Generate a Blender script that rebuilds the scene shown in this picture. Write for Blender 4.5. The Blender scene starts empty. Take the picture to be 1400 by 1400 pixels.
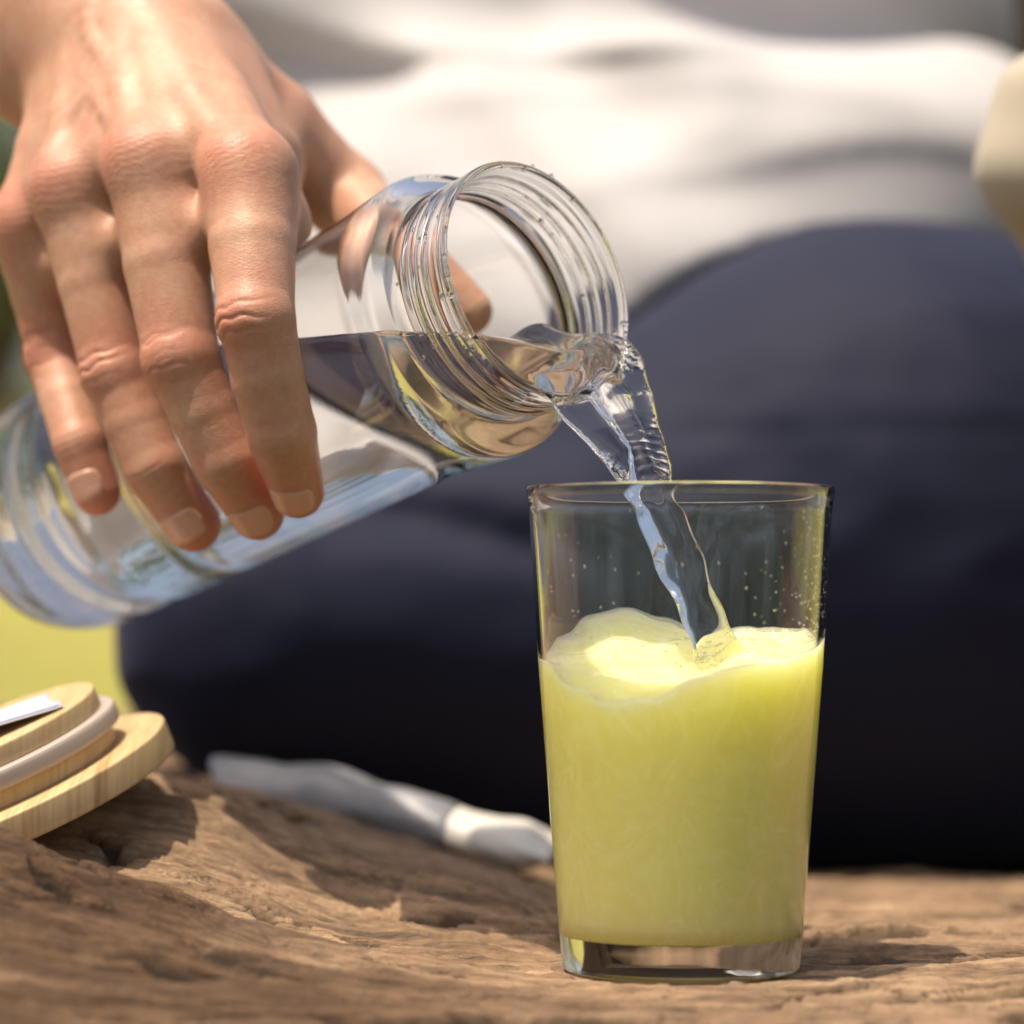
import bpy, math, random
import numpy as np
from mathutils import Vector, Matrix

# ---------------------------------------------------------------- camera, world, sun, exposure
scene = bpy.context.scene
COL = scene.collection
FPX = 4300.0                                   # focal length in pixels of a 1400 px wide frame
CAM = np.array([0.0, -0.813, 0.0983])
PITCH = math.atan(105.0 / FPX)
CF = np.array([0, math.cos(PITCH), math.sin(PITCH)])
CU = np.array([0, -math.sin(PITCH), math.cos(PITCH)])
CR = np.array([1.0, 0, 0])


def P(x, y, d):
    """point seen at photo position x, y at distance d (metres) along the lens axis"""
    return CAM + d * (CF + (x - 700) / FPX * CR + (700 - y) / FPX * CU)


cd = bpy.data.cameras.new('camera')
cd.sensor_width = 36.0
cd.lens = 36.0 * FPX / 1400.0
cd.clip_start = 0.01
cd.clip_end = 400
cd.dof.use_dof = True
cd.dof.focus_distance = 0.818
cd.dof.aperture_fstop = 6.2
cd.dof.aperture_blades = 0
cam = bpy.data.objects.new('camera', cd)
COL.objects.link(cam)
cam.location = CAM
cam.rotation_euler = (math.pi / 2 + PITCH, 0, 0)
scene.camera = cam

TO_SUN = Vector((-0.29, -0.17, 0.94)).normalized()
w = bpy.data.worlds.new('World')
scene.world = w
w.use_nodes = True
sky = w.node_tree.nodes.new('ShaderNodeTexSky')
sky.sky_type = 'NISHITA'
sky.sun_disc = False
sky.sun_elevation = math.asin(TO_SUN.z)
sky.sun_rotation = math.atan2(TO_SUN.x, TO_SUN.y)
sky.dust_density = 4.0
sky.ozone_density = 0.5
bg = w.node_tree.nodes['Background']
bg.inputs['Strength'].default_value = 0.15
w.node_tree.links.new(sky.outputs[0], bg.inputs['Color'])

sd = bpy.data.lights.new('sun', 'SUN')
sd.energy = 3.9
sd.angle = math.radians(0.53)
sd.color = (1.0, 0.92, 0.80)
sun = bpy.data.objects.new('sun', sd)
COL.objects.link(sun)
sun.rotation_euler = TO_SUN.to_track_quat('Z', 'Y').to_euler()

scene.view_settings.view_transform = 'Standard'
scene.view_settings.look = 'None'
scene.view_settings.exposure = 0.38
scene.view_settings.gamma = 1
scene.view_settings.use_white_balance = True       # the photograph is balanced warm
scene.view_settings.white_balance_temperature = 7150
scene.view_settings.white_balance_tint = 8
scene.view_settings.use_curve_mapping = False
scene.render.engine = 'CYCLES'
cy = scene.cycles
cy.use_denoising = True
cy.max_bounces = 18
cy.transmission_bounces = 18
cy.glossy_bounces = 8
cy.diffuse_bounces = 4
cy.transparent_max_bounces = 16
cy.caustics_refractive = True
cy.caustics_reflective = True
cy.blur_glossy = 0.2
cy.sample_clamp_indirect = 8

rng = np.random.default_rng(7)
random.seed(7)
mm = 0.001


# ---------------------------------------------------------------- small maths helpers
def nrm(v):
    v = np.asarray(v, float)
    return v / np.linalg.norm(v)


def sstep(a, b, x):
    t = np.clip((x - a) / (b - a), 0, 1)
    return t * t * (3 - 2 * t)


def gauss(x, s):
    return np.exp(-0.5 * (x / s) ** 2)


def smin(a, b, k):
    h = np.clip(0.5 + 0.5 * (b - a) / k, 0, 1)
    return b * (1 - h) + a * h - k * h * (1 - h)


def smax(a, b, k):
    return -smin(-a, -b, k)


def cone(p, a, b, r1, r2):
    a = np.asarray(a, float)
    b = np.asarray(b, float)
    ab = b - a
    t = np.clip(((p - a) @ ab) / (ab @ ab), 0, 1)
    q = p - a - t[:, None] * ab
    return np.sqrt((q * q).sum(1)) - (r1 + (r2 - r1) * t)


def near_box(p, pts, m):
    pts = np.asarray(pts)
    return ((p > pts.min(0) - m) & (p < pts.max(0) + m)).all(1)


def local(p, mask, fn, far=0.02):
    out = np.full(len(p), far)
    if mask.any():
        out[mask] = fn(p[mask])
    return out


def ball(p, c, r):
    q = p - np.asarray(c)
    return np.sqrt((q * q).sum(1)) - r


def chain(p, pts, rs, k):
    d = None
    for i in range(len(pts) - 1):
        e = cone(p, pts[i], pts[i + 1], rs[i], rs[i + 1])
        d = e if d is None else smin(d, e, k)
    return d


def _hash(ix, iy, seed):
    h = (ix.astype(np.int64) * 374761393 + iy.astype(np.int64) * 668265263 + seed * 974634777) & 0xFFFFFFFF
    h = ((h ^ (h >> 13)) * 1274126177) & 0xFFFFFFFF
    h = h ^ (h >> 16)
    return (h & 0xFFFF) / 65535.0


def vnoise(x, y, seed=0):
    ix = np.floor(x)
    iy = np.floor(y)
    fx = x - ix
    fy = y - iy
    fx = fx * fx * fx * (fx * (fx * 6 - 15) + 10)
    fy = fy * fy * fy * (fy * (fy * 6 - 15) + 10)
    a = _hash(ix, iy, seed)
    b = _hash(ix + 1, iy, seed)
    c = _hash(ix, iy + 1, seed)
    d = _hash(ix + 1, iy + 1, seed)
    return (a + (b - a) * fx) * (1 - fy) + (c + (d - c) * fx) * fy


def fbm(x, y, o=4, seed=0):
    s = 0
    a = 0.5
    for i in range(o):
        s = s + a * vnoise(x, y, seed + i * 17)
        x = x * 2.03 + 11.3
        y = y * 2.03 + 4.7
        a *= 0.5
    return s / (1 - 0.5 ** o)


def surface_nets(F, org, h):
    s = F < 0
    nx, ny, nz = F.shape
    c = np.zeros((nx - 1, ny - 1, nz - 1), np.uint8)
    for dx in (0, 1):
        for dy in (0, 1):
            for dz in (0, 1):
                c += s[dx:nx - 1 + dx, dy:ny - 1 + dy, dz:nz - 1 + dz]
    act = (c > 0) & (c < 8)
    ii = np.argwhere(act)
    idx = np.full(act.shape, -1, np.int32)
    idx[act] = np.arange(len(ii))
    corner = {}
    for dx in (0, 1):
        for dy in (0, 1):
            for dz in (0, 1):
                corner[(dx, dy, dz)] = F[ii[:, 0] + dx, ii[:, 1] + dy, ii[:, 2] + dz]
    acc = np.zeros((len(ii), 3))
    cnt = np.zeros(len(ii))
    for a in corner:
        for ax in range(3):
            if a[ax] == 0:
                b = list(a)
                b[ax] = 1
                fa = corner[a]
                fb = corner[tuple(b)]
                m = (fa < 0) != (fb < 0)
                t = np.where(m, fa / np.where(m, fa - fb, 1), 0)
                pos = np.tile(np.array(a, float), (len(ii), 1))
                pos[:, ax] = t
                acc += pos * m[:, None]
                cnt += m
    v = org + h * (ii + acc / cnt[:, None])
    quads = []
    for ax in range(3):
        sl0 = [slice(None)] * 3
        sl1 = [slice(None)] * 3
        sl0[ax] = slice(0, -1)
        sl1[ax] = slice(1, None)
        s0 = s[tuple(sl0)]
        s1 = s[tuple(sl1)]
        e = np.argwhere(s0 != s1)
        b, cc = [(1, 2), (2, 0), (0, 1)][ax]
        ok = (e[:, b] > 0) & (e[:, cc] > 0) & (e[:, b] < F.shape[b] - 1) & (e[:, cc] < F.shape[cc] - 1)
        e = e[ok]
        sg = s0[e[:, 0], e[:, 1], e[:, 2]]
        def g(ob, oc):
            q = e.copy()
            q[:, b] += ob
            q[:, cc] += oc
            return idx[q[:, 0], q[:, 1], q[:, 2]]
        q = np.stack([g(-1, -1), g(0, -1), g(0, 0), g(-1, 0)], 1)
        q[~sg] = q[~sg][:, ::-1]
        quads.append(q)
    return v, np.concatenate(quads)


def sdf_mesh(f, lo, hi, h, newton=2, chunk=400000, normals=False):
    """mesh of f(points) < 0, sampled only near the surface, then pulled onto f = 0"""
    lo = np.asarray(lo, float)
    hi = np.asarray(hi, float)
    B = 8
    n = (np.ceil((hi - lo) / h / B).astype(int)) * B
    nb = n // B
    g = np.stack(np.meshgrid(*[np.arange(k) for k in nb], indexing='ij'), -1).reshape(-1, 3)
    cen = lo + (g * B + (B - 1) / 2) * h
    fc = f(cen)
    near = np.abs(fc) < 1.35 * h * B * 0.87 + h
    F = np.repeat(np.repeat(np.repeat(np.where(fc < 0, -1.0, 1.0).reshape(nb).astype(np.float32), B, 0), B, 1), B, 2)
    blocks = g[near]
    off = np.stack(np.meshgrid(*[np.arange(B)] * 3, indexing='ij'), -1).reshape(-1, 3)
    per = max(1, chunk // (B ** 3))
    for i in range(0, len(blocks), per):
        gi = (blocks[i:i + per, None, :] * B + off[None]).reshape(-1, 3)
        F[gi[:, 0], gi[:, 1], gi[:, 2]] = f(lo + gi * h)
    v, q = surface_nets(F, lo, h)
    nor = None
    for it in range(newton):
        d, gr = grad(f, v, h)
        step = np.clip(d / np.maximum((gr ** 2).sum(1), 0.05), -h, h)
        v = v - gr * step[:, None]
    if normals:
        d, gr = grad(f, v, h)
        nor = gr / np.maximum(np.linalg.norm(gr, axis=1), 1e-9)[:, None]
    return v, q, nor


def grad(f, v, h):
    e = h * 0.35
    gr = np.empty_like(v)
    d = f(v)
    for a in range(3):
        q = v.copy()
        q[:, a] += e
        gr[:, a] = (f(q) - d) / e
    return d, gr


# ---------------------------------------------------------------- object helpers
def empty(name, loc, label=None, cat=None, group=None):
    o = bpy.data.objects.new(name, None)
    o.empty_display_size = 0.02
    COL.objects.link(o)
    o.location = loc
    tag(o, label, cat, group)
    return o


def tag(o, label=None, cat=None, group=None, kind=None):
    if label: o['label'] = label
    if cat: o['category'] = cat
    if group: o['group'] = group
    if kind: o['kind'] = kind
    return o


def mesh_obj(name, v, faces, mat, parent=None, smooth=True, normals=None, attrs=None, base=None):
    v = np.asarray(v, float)
    loc = np.zeros(3)
    q = parent
    while q is not None:
        loc = loc + np.array(q.location)
        q = q.parent
    if parent is None and base is not None:
        loc = np.asarray(base, float)
    me = bpy.data.meshes.new(name)
    if isinstance(faces, np.ndarray):
        nf, k = faces.shape
        me.vertices.add(len(v))
        me.vertices.foreach_set('co', (v - loc).ravel())
        me.loops.add(nf * k)
        me.loops.foreach_set('vertex_index', faces.ravel().astype(np.int32))
        me.polygons.add(nf)
        me.polygons.foreach_set('loop_start', np.arange(nf, dtype=np.int32) * k)
        me.update(calc_edges=True)
        me.validate()
    else:
        me.from_pydata([tuple(p) for p in (v - loc)], [], [list(map(int, f)) for f in faces])
        me.update()
    if smooth:
        me.polygons.foreach_set('use_smooth', np.ones(len(me.polygons), bool))
    if attrs:
        for k, a in attrs.items():
            at = me.attributes.new(k, 'FLOAT', 'POINT')
            at.data.foreach_set('value', np.asarray(a, np.float32))
    if normals is not None:
        me.normals_split_custom_set_from_vertices([tuple(n) for n in normals])
    if mat is not None:
        me.materials.append(mat)
    o = bpy.data.objects.new(name, me)
    COL.objects.link(o)
    if parent is not None:
        o.parent = parent
    elif base is not None:
        o.location = loc
    return o


def lathe(profile, n=192, radial=None):
    """closed ring of profile points (r, h) turned about z; radial(r, h, phi) may change r"""
    prof = np.asarray(profile, float)
    m = len(prof)
    ph = np.arange(n) / n * 2 * math.pi
    r = np.repeat(prof[:, 0][:, None], n, 1)
    hh = np.repeat(prof[:, 1][:, None], n, 1)
    pp = np.repeat(ph[None], m, 0)
    if radial is not None:
        r = radial(r, hh, pp)
    v = np.stack([r * np.cos(pp), r * np.sin(pp), hh], -1).reshape(-1, 3)
    i, j = np.meshgrid(np.arange(m - 1), np.arange(n), indexing='ij')
    i = i.ravel()
    j = j.ravel()
    j2 = (j + 1) % n
    f = np.stack([i * n + j, i * n + j2, (i + 1) * n + j2, (i + 1) * n + j], 1)
    return v, f


def frame_pts(v, o, ex, ey, ez):
    return np.asarray(o) + v[:, :1] * np.asarray(ex) + v[:, 1:2] * np.asarray(ey) + v[:, 2:3] * np.asarray(ez)


def round_profile(pts, radii, seg=6):
    """polyline in (r, h) with rounded corners"""
    out = []
    pts = [np.asarray(p, float) for p in pts]
    for i, p in enumerate(pts):
        rr = radii[i]
        if i in (0, len(pts) - 1) or rr <= 0:
            out.append(p)
            continue
        a = pts[i - 1] - p
        b = pts[i + 1] - p
        la = np.linalg.norm(a)
        lb = np.linalg.norm(b)
        t = min(rr, la * 0.49, lb * 0.49)
        A = p + a / la * t
        Bp = p + b / lb * t
        for s in np.linspace(0, 1, seg + 1):
            out.append((1 - s) ** 2 * A + 2 * s * (1 - s) * p + s * s * Bp)
    return np.array(out)


# ---------------------------------------------------------------- materials
def new_mat(name):
    m = bpy.data.materials.new(name)
    m.use_nodes = True
    nt = m.node_tree
    return m, nt, nt.nodes['Principled BSDF'], nt.nodes['Material Output']


class N:
    """short node writing"""
    def __init__(s, nt):
        s.nt = nt

    def n(s, t, ins=None, **kw):
        nd = s.nt.nodes.new(t)
        for k, v in kw.items():
            setattr(nd, k, v)
        for k, v in (ins or {}).items():
            if hasattr(v, 'is_linked'):
                s.nt.links.new(v, nd.inputs[k])
            else:
                nd.inputs[k].default_value = v
        return nd

    def link(s, a, b):
        s.nt.links.new(a, b)

    def ramp(s, fac, stops):
        r = s.nt.nodes.new('ShaderNodeValToRGB')
        el = r.color_ramp.elements
        while len(el) < len(stops):
            el.new(0.5)
        for e, (p, c) in zip(el, stops):
            e.position = p
            e.color = (*c, 1) if len(c) == 3 else c
        s.link(fac, r.inputs[0])
        return r.outputs[0]

    def mix(s, fac, a, b, mode='MIX'):
        m = s.nt.nodes.new('ShaderNodeMix')
        m.data_type = 'RGBA'
        m.blend_type = mode
        for sock, v in ((m.inputs[0], fac), (m.inputs[6], a), (m.inputs[7], b)):
            if hasattr(v, 'is_linked'):
                s.link(v, sock)
            elif isinstance(v, (int, float)):
                sock.default_value = v
            else:
                sock.default_value = (*v, 1)
        return m.outputs[2]

    def math(s, op, a, b=0.0):
        m = s.nt.nodes.new('ShaderNodeMath')
        m.operation = op
        for sock, v in zip(m.inputs, (a, b)):
            if hasattr(v, 'is_linked'):
                s.link(v, sock)
            else:
                sock.default_value = v
        return m.outputs[0]

    def coords(s, scale=(1, 1, 1), out='Object'):
        tc = s.n('ShaderNodeTexCoord')
        mp = s.n('ShaderNodeMapping', {'Vector': tc.outputs[out], 'Scale': scale})
        return mp.outputs[0]

    def attr(s, name):
        return s.n('ShaderNodeAttribute', attribute_name=name).outputs['Fac']


def glass_mat(name, ior, color=(1, 1, 1), rough=0.0):
    m, nt, b, out = new_mat(name)
    b.inputs['Base Color'].default_value = (*color, 1)
    b.inputs['Roughness'].default_value = rough
    b.inputs['IOR'].default_value = ior
    b.inputs['Transmission Weight'].default_value = 1.0
    return m


M_BOTTLE = glass_mat('bottle_glass', 1.47, (0.985, 0.99, 0.985))
M_TUMBLER = glass_mat('tumbler_glass', 1.50, (0.985, 0.99, 0.98))
M_WATER = glass_mat('water', 1.333)


def skin_mat():
    m, nt, b, out = new_mat('skin')
    q = N(nt)
    c0 = q.coords((1, 1, 1))
    big = q.n('ShaderNodeTexNoise', {'Vector': c0, 'Scale': 55.0, 'Detail': 3.0})
    fine = q.n('ShaderNodeTexNoise', {'Vector': c0, 'Scale': 420.0, 'Detail': 3.0})
    mot = q.n('ShaderNodeTexNoise', {'Vector': c0, 'Scale': 150.0, 'Detail': 4.0, 'Roughness': 0.6})
    red = q.attr('red')
    base = q.ramp(big.outputs[0], [(0.3, (0.525, 0.295, 0.20)), (0.7, (0.61, 0.365, 0.255))])
    base = q.mix(red, base, (0.57, 0.215, 0.15))
    base = q.mix(q.ramp(mot.outputs[0], [(0.48, (0, 0, 0)), (0.72, (0.5, 0.5, 0.5))]), base, (0.55, 0.235, 0.165))
    spk = q.ramp(fine.outputs[0], [(0.35, (0.92, 0.88, 0.86)), (0.65, (1.0, 1.0, 1.0))])
    base = q.mix(1.0, base, spk, 'MULTIPLY')
    q.link(base, b.inputs['Base Color'])
    b.inputs['Subsurface Weight'].default_value = 0.35
    b.inputs['Subsurface Radius'].default_value = (1.0, 0.32, 0.18)
    b.inputs['Subsurface Scale'].default_value = 0.0035
    ro = q.ramp(fine.outputs[0], [(0.3, (0.36,) * 3), (0.7, (0.52,) * 3)])
    q.link(ro, b.inputs['Roughness'])
    b.inputs['Specular IOR Level'].default_value = 0.36
    # fine creases: two cell patterns stretched across the fingers
    v1 = q.n('ShaderNodeTexVoronoi', {'Vector': q.coords((1.0, 1.0, 2.0)), 'Scale': 640.0}, feature='DISTANCE_TO_EDGE')
    v2 = q.n('ShaderNodeTexNoise', {'Vector': q.coords((0.6, 0.8, 1.9)), 'Scale': 700.0, 'Detail': 3.0, 'Distortion': 0.6})
    e1 = q.ramp(v1.outputs['Distance'], [(0.0, (0,) * 3), (0.16, (1,) * 3)])
    hgt = q.math('ADD', q.math('MULTIPLY', e1, 0.45), v2.outputs[0])
    bp = q.n('ShaderNodeBump', {'Strength': 0.30, 'Distance': 0.0003, 'Height': hgt})
    q.link(bp.outputs[0], b.inputs['Normal'])
    return m


def nail_mat():
    m, nt, b, out = new_mat('nail')
    b.inputs['Base Color'].default_value = (0.68, 0.385, 0.295, 1)
    b.inputs['Roughness'].default_value = 0.24
    b.inputs['Subsurface Weight'].default_value = 0.3
    b.inputs['Subsurface Radius'].default_value = (1.0, 0.35, 0.2)
    b.inputs['Subsurface Scale'].default_value = 0.002
    return m


def cloth_mat(name, col, rough, sheen, weave=900.0, bump=0.15, sheen_tint=(1, 1, 1), spec=0.3):
    m, nt, b, out = new_mat(name)
    q = N(nt)
    nz = q.n('ShaderNodeTexNoise', {'Vector': q.coords(), 'Scale': 14.0, 'Detail': 3.0})
    c = q.mix(nz.outputs[0], tuple(x * 0.88 for x in col), tuple(min(1, x * 1.1) for x in col))
    q.link(c, b.inputs['Base Color'])
    b.inputs['Roughness'].default_value = rough
    b.inputs['Specular IOR Level'].default_value = spec
    b.inputs['Sheen Weight'].default_value = sheen
    b.inputs['Sheen Roughness'].default_value = 0.45
    b.inputs['Sheen Tint'].default_value = (*sheen_tint, 1)
    wv = q.n('ShaderNodeTexNoise', {'Vector': q.coords((1, 1, 3)), 'Scale': weave, 'Detail': 2.0})
    bp = q.n('ShaderNodeBump', {'Strength': bump, 'Distance': 0.0006, 'Height': wv.outputs[0]})
    q.link(bp.outputs[0], b.inputs['Normal'])
    return m


def lemonade_mat():
    m, nt, b, out = new_mat('lemonade')
    q = N(nt)
    warp = q.n('ShaderNodeTexNoise', {'Vector': q.coords((1, 1, 0.8)), 'Scale': 28.0, 'Detail': 2.0})
    add = q.n('ShaderNodeVectorMath', {0: q.coords((1, 1, 0.75)), 1: (0, 0, 0)}, operation='ADD')
    sc = q.n('ShaderNodeVectorMath', {0: warp.outputs['Color'], 3: 0.055}, operation='SCALE')
    q.link(sc.outputs[0], add.inputs[1])
    sw = q.n('ShaderNodeTexNoise', {'Vector': add.outputs[0], 'Scale': 130.0, 'Detail': 6.0, 'Roughness': 0.62, 'Distortion': 2.2})
    c = q.ramp(sw.outputs[0], [(0.36, (0.83, 0.785, 0.32)), (0.52, (0.855, 0.81, 0.365)), (0.70, (0.90, 0.86, 0.47))])
    q.link(c, b.inputs['Base Color'])
    b.inputs['Roughness'].default_value = 0.04
    b.inputs['IOR'].default_value = 1.36
    b.inputs['Subsurface Weight'].default_value = 0.8
    b.inputs['Subsurface Radius'].default_value = (1.0, 0.95, 0.5)
    b.inputs['Subsurface Scale'].default_value = 0.042
    return m


def wood_mat():
    m, nt, b, out = new_mat('weathered_wood')
    q = N(nt)
    g1 = q.n('ShaderNodeTexNoise', {'Vector': q.coords((6, 95, 60)), 'Scale': 1.0, 'Detail': 7.0, 'Roughness': 0.68, 'Distortion': 0.9})
    g2 = q.n('ShaderNodeTexNoise', {'Vector': q.coords((45, 520, 300)), 'Scale': 1.0, 'Detail': 4.0, 'Roughness': 0.7, 'Distortion': 0.4})
    g3 = q.n('ShaderNodeTexNoise', {'Vector': q.coords((330, 190, 330)), 'Scale': 1.0, 'Detail': 6.0, 'Roughness': 0.72, 'Distortion': 0.8})
    bl = q.n('ShaderNodeTexNoise', {'Vector': q.coords((14, 22, 14)), 'Scale': 1.0, 'Detail': 4.0})
    c = q.ramp(g1.outputs[0], [(0.33, (0.09, 0.052, 0.030)), (0.44, (0.30, 0.185, 0.105)), (0.56, (0.50, 0.335, 0.205)), (0.72, (0.62, 0.45, 0.30))])
    f = q.ramp(g2.outputs[0], [(0.34, (0.36, 0.31, 0.27)), (0.55, (1.0, 1.0, 1.0))])
    c = q.mix(0.75, c, f, 'MULTIPLY')
    f3 = q.ramp(g3.outputs[0], [(0.36, (0.42, 0.36, 0.31)), (0.54, (1.0, 1.0, 1.0))])
    c = q.mix(0.5, c, f3, 'MULTIPLY')
    t = q.ramp(bl.outputs[0], [(0.35, (0.66, 0.60, 0.56)), (0.62, (1.0, 1.0, 1.0))])
    c = q.mix(0.8, c, t, 'MULTIPLY')
    c = q.mix(0.22, c, (0.27, 0.225, 0.19))
    c = q.mix(1.0, c, (0.92, 0.885, 0.85), 'MULTIPLY')
    c = q.mix(q.attr('crack'), c, (0.05, 0.033, 0.022))
    c = q.mix(q.attr('bark_shade'), c, q.mix(1.0, c, (0.42, 0.37, 0.34), 'MULTIPLY'))
    q.link(c, b.inputs['Base Color'])
    b.inputs['Roughness'].default_value = 0.82
    b.inputs['Specular IOR Level'].default_value = 0.25
    hh = q.math('ADD', q.math('ADD', g2.outputs[0], q.math('MULTIPLY', g1.outputs[0], 0.8)), q.math('MULTIPLY', g3.outputs[0], 0.45))
    bp = q.n('ShaderNodeBump', {'Strength': 0.9, 'Distance': 0.0014, 'Height': hh})
    q.link(bp.outputs[0], b.inputs['Normal'])
    return m


def bamboo_mat():
    m, nt, b, out = new_mat('bamboo')
    q = N(nt)
    st = q.n('ShaderNodeTexNoise', {'Vector': q.coords((170, 12, 5)), 'Scale': 1.0, 'Detail': 4.0, 'Roughness': 0.6})
    fb = q.n('ShaderNodeTexNoise', {'Vector': q.coords((900, 60, 40)), 'Scale': 1.0, 'Detail': 3.0})
    c = q.ramp(st.outputs[0], [(0.3, (0.34, 0.21, 0.095)), (0.40, (0.53, 0.36, 0.18)), (0.7, (0.62, 0.45, 0.25))])
    f = q.ramp(fb.outputs[0], [(0.3, (0.82, 0.8, 0.77)), (0.6, (1, 1, 1))])
    c = q.mix(1.0, c, f, 'MULTIPLY')
    q.link(c, b.inputs['Base Color'])
    b.inputs['Roughness'].default_value = 0.55
    bp = q.n('ShaderNodeBump', {'Strength': 0.3, 'Distance': 0.0004, 'Height': fb.outputs[0]})
    q.link(bp.outputs[0], b.inputs['Normal'])
    return m


def plain_mat(name, col, rough=0.5, metal=0.0, sss=0.0, noise=40.0, var=0.12):
    m, nt, b, out = new_mat(name)
    q = N(nt)
    nz = q.n('ShaderNodeTexNoise', {'Vector': q.coords(), 'Scale': noise, 'Detail': 4.0})
    c = q.mix(nz.outputs[0], tuple(x * (1 - var) for x in col), tuple(min(1, x * (1 + var)) for x in col))
    q.link(c, b.inputs['Base Color'])
    b.inputs['Roughness'].default_value = rough
    b.inputs['Metallic'].default_value = metal
    b.inputs['Subsurface Weight'].default_value = sss
    b.inputs['Subsurface Scale'].default_value = 0.004
    return m


M_SKIN = skin_mat()
M_NAIL = nail_mat()
M_LEGGINGS = cloth_mat('navy_leggings', (0.0078, 0.0108, 0.032), 0.72, 0.10, sheen_tint=(0.55, 0.6, 0.9), spec=0.22)
M_SHIRT = cloth_mat('white_shirt', (0.475, 0.46, 0.475), 0.85, 0.05)
M_SLEEVE = cloth_mat('beige_knit', (0.44, 0.385, 0.305), 0.9, 0.2)
M_LEMON = lemonade_mat()
M_FROTH = plain_mat('froth', (0.90, 0.85, 0.50), 0.25)
M_WOOD = wood_mat()
M_BAMBOO = bamboo_mat()
M_SILICONE = plain_mat('silicone', (0.40, 0.345, 0.315), 0.5, sss=0.3)
M_PAPER = plain_mat('paper', (0.50, 0.50, 0.56), 0.6)
M_INK = plain_mat('blue_ink', (0.10, 0.14, 0.42), 0.6)
M_FOIL = plain_mat('foil_film', (0.25, 0.25, 0.27), 0.5, metal=0.2, noise=120, var=0.35)
M_FOIL_LIT = plain_mat('lit_film', (0.66, 0.63, 0.58), 0.5)

# ---------------------------------------------------------------- setting: grass ground and log
def grass_mat():
    m, nt, b, out = new_mat('grass')
    q = N(nt)
    n1 = q.n('ShaderNodeTexNoise', {'Vector': q.coords(), 'Scale': 0.6, 'Detail': 4.0})
    n2 = q.n('ShaderNodeTexNoise', {'Vector': q.coords(), 'Scale': 45.0, 'Detail': 4.0})
    c = q.ramp(n1.outputs[0], [(0.35, (0.31, 0.285, 0.065)), (0.65, (0.42, 0.365, 0.10))])
    f = q.ramp(n2.outputs[0], [(0.3, (0.7, 0.75, 0.6)), (0.65, (1, 1, 1))])
    # unseen near lawn darkened to cut tumbler reflections, dry yellow grass on the bank
    sep = q.n('ShaderNodeSeparateXYZ', {0: q.coords()})
    dry = q.math('ADD', q.math('MULTIPLY', sep.outputs[1], 0.4), q.math('MULTIPLY', n1.outputs[0], 1.2))
    dm = q.ramp(dry, [(0.95, (0, 0, 0)), (1.0, (1, 1, 1))])
    c = q.mix(dm, (0.05, 0.075, 0.022), c)
    c = q.mix(1.0, c, f, 'MULTIPLY')
    q.link(c, b.inputs['Base Color'])
    b.inputs['Roughness'].default_value = 0.9
    bp = q.n('ShaderNodeBump', {'Strength': 0.8, 'Distance': 0.03, 'Height': n2.outputs[0]})
    q.link(bp.outputs[0], b.inputs['Normal'])
    return m


GROUND_Z = -0.46


def ground_h(x, y):
    bank = 1.25 * sstep(2.6, 10.5, y) + 0.9 * sstep(10, 30, y)
    return GROUND_Z + bank + 0.05 * (fbm(x * 0.7 + 50, y * 0.7 + 50, 3, 5) - 0.5)


def axis_pts(*segs):
    out = []
    for a, b, st in segs:
        out.append(np.arange(a, b, st))
    out.append([segs[-1][1]])
    return np.unique(np.round(np.concatenate(out), 6))


def grid_mesh(xs, ys, hf):
    X, Y = np.meshgrid(xs, ys, indexing='ij')
    Z = hf(X, Y)
    v = np.stack([X, Y, Z], -1).reshape(-1, 3)
    n, m = X.shape
    i, j = np.meshgrid(np.arange(n - 1), np.arange(m - 1), indexing='ij')
    a = (i * m + j).ravel()
    return v, np.stack([a, a + m, a + m + 1, a + 1], 1)


gx = axis_pts((-120, -12, 6), (-12, 12, 0.4), (12, 120, 6))
gy = axis_pts((-80, -4, 6), (-4, 16, 0.4), (16, 160, 6))
v, f = grid_mesh(gx, gy, ground_h)
tag(mesh_obj('ground', v, f, grass_mat()), kind='structure')

GLASS_X, GLASS_Y = 0.0435, 0.0


CRACKS = [(-0.140, -0.020, 0.018, 0.002, 0.0016), (-0.100, 0.020, -0.028, -0.034, 0.0018), (0.070, 0.170, -0.008, 0.004, 0.0016), (-0.130, 0.030, 0.075, 0.088, 0.0022), (0.0, 0.150, -0.088, -0.080, 0.0024), (0.080, 0.170, 0.060, 0.070, 0.0035),
          (-0.045, 0.016, 0.006, 0.012, 0.0030), (-0.034, -0.010, 0.047, 0.055, 0.0035), (-0.075, -0.030, 0.030, 0.022, 0.0022),
          (-0.118, -0.060, -0.046, -0.056, 0.0042), (-0.095, -0.055, -0.078, -0.070, 0.0050), (-0.150, -0.090, -0.020, -0.032, 0.0035),
          (-0.060, -0.010, -0.070, -0.082, 0.0034), (0.050, 0.118, -0.050, -0.022, 0.0026), (0.078, 0.150, 0.016, 0.028, 0.0050),
          (0.085, 0.160, -0.070, -0.060, 0.0030), (-0.010, 0.060, -0.072, -0.062, 0.0022), (-0.160, -0.120, -0.070, -0.060, 0.0045)]


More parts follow.
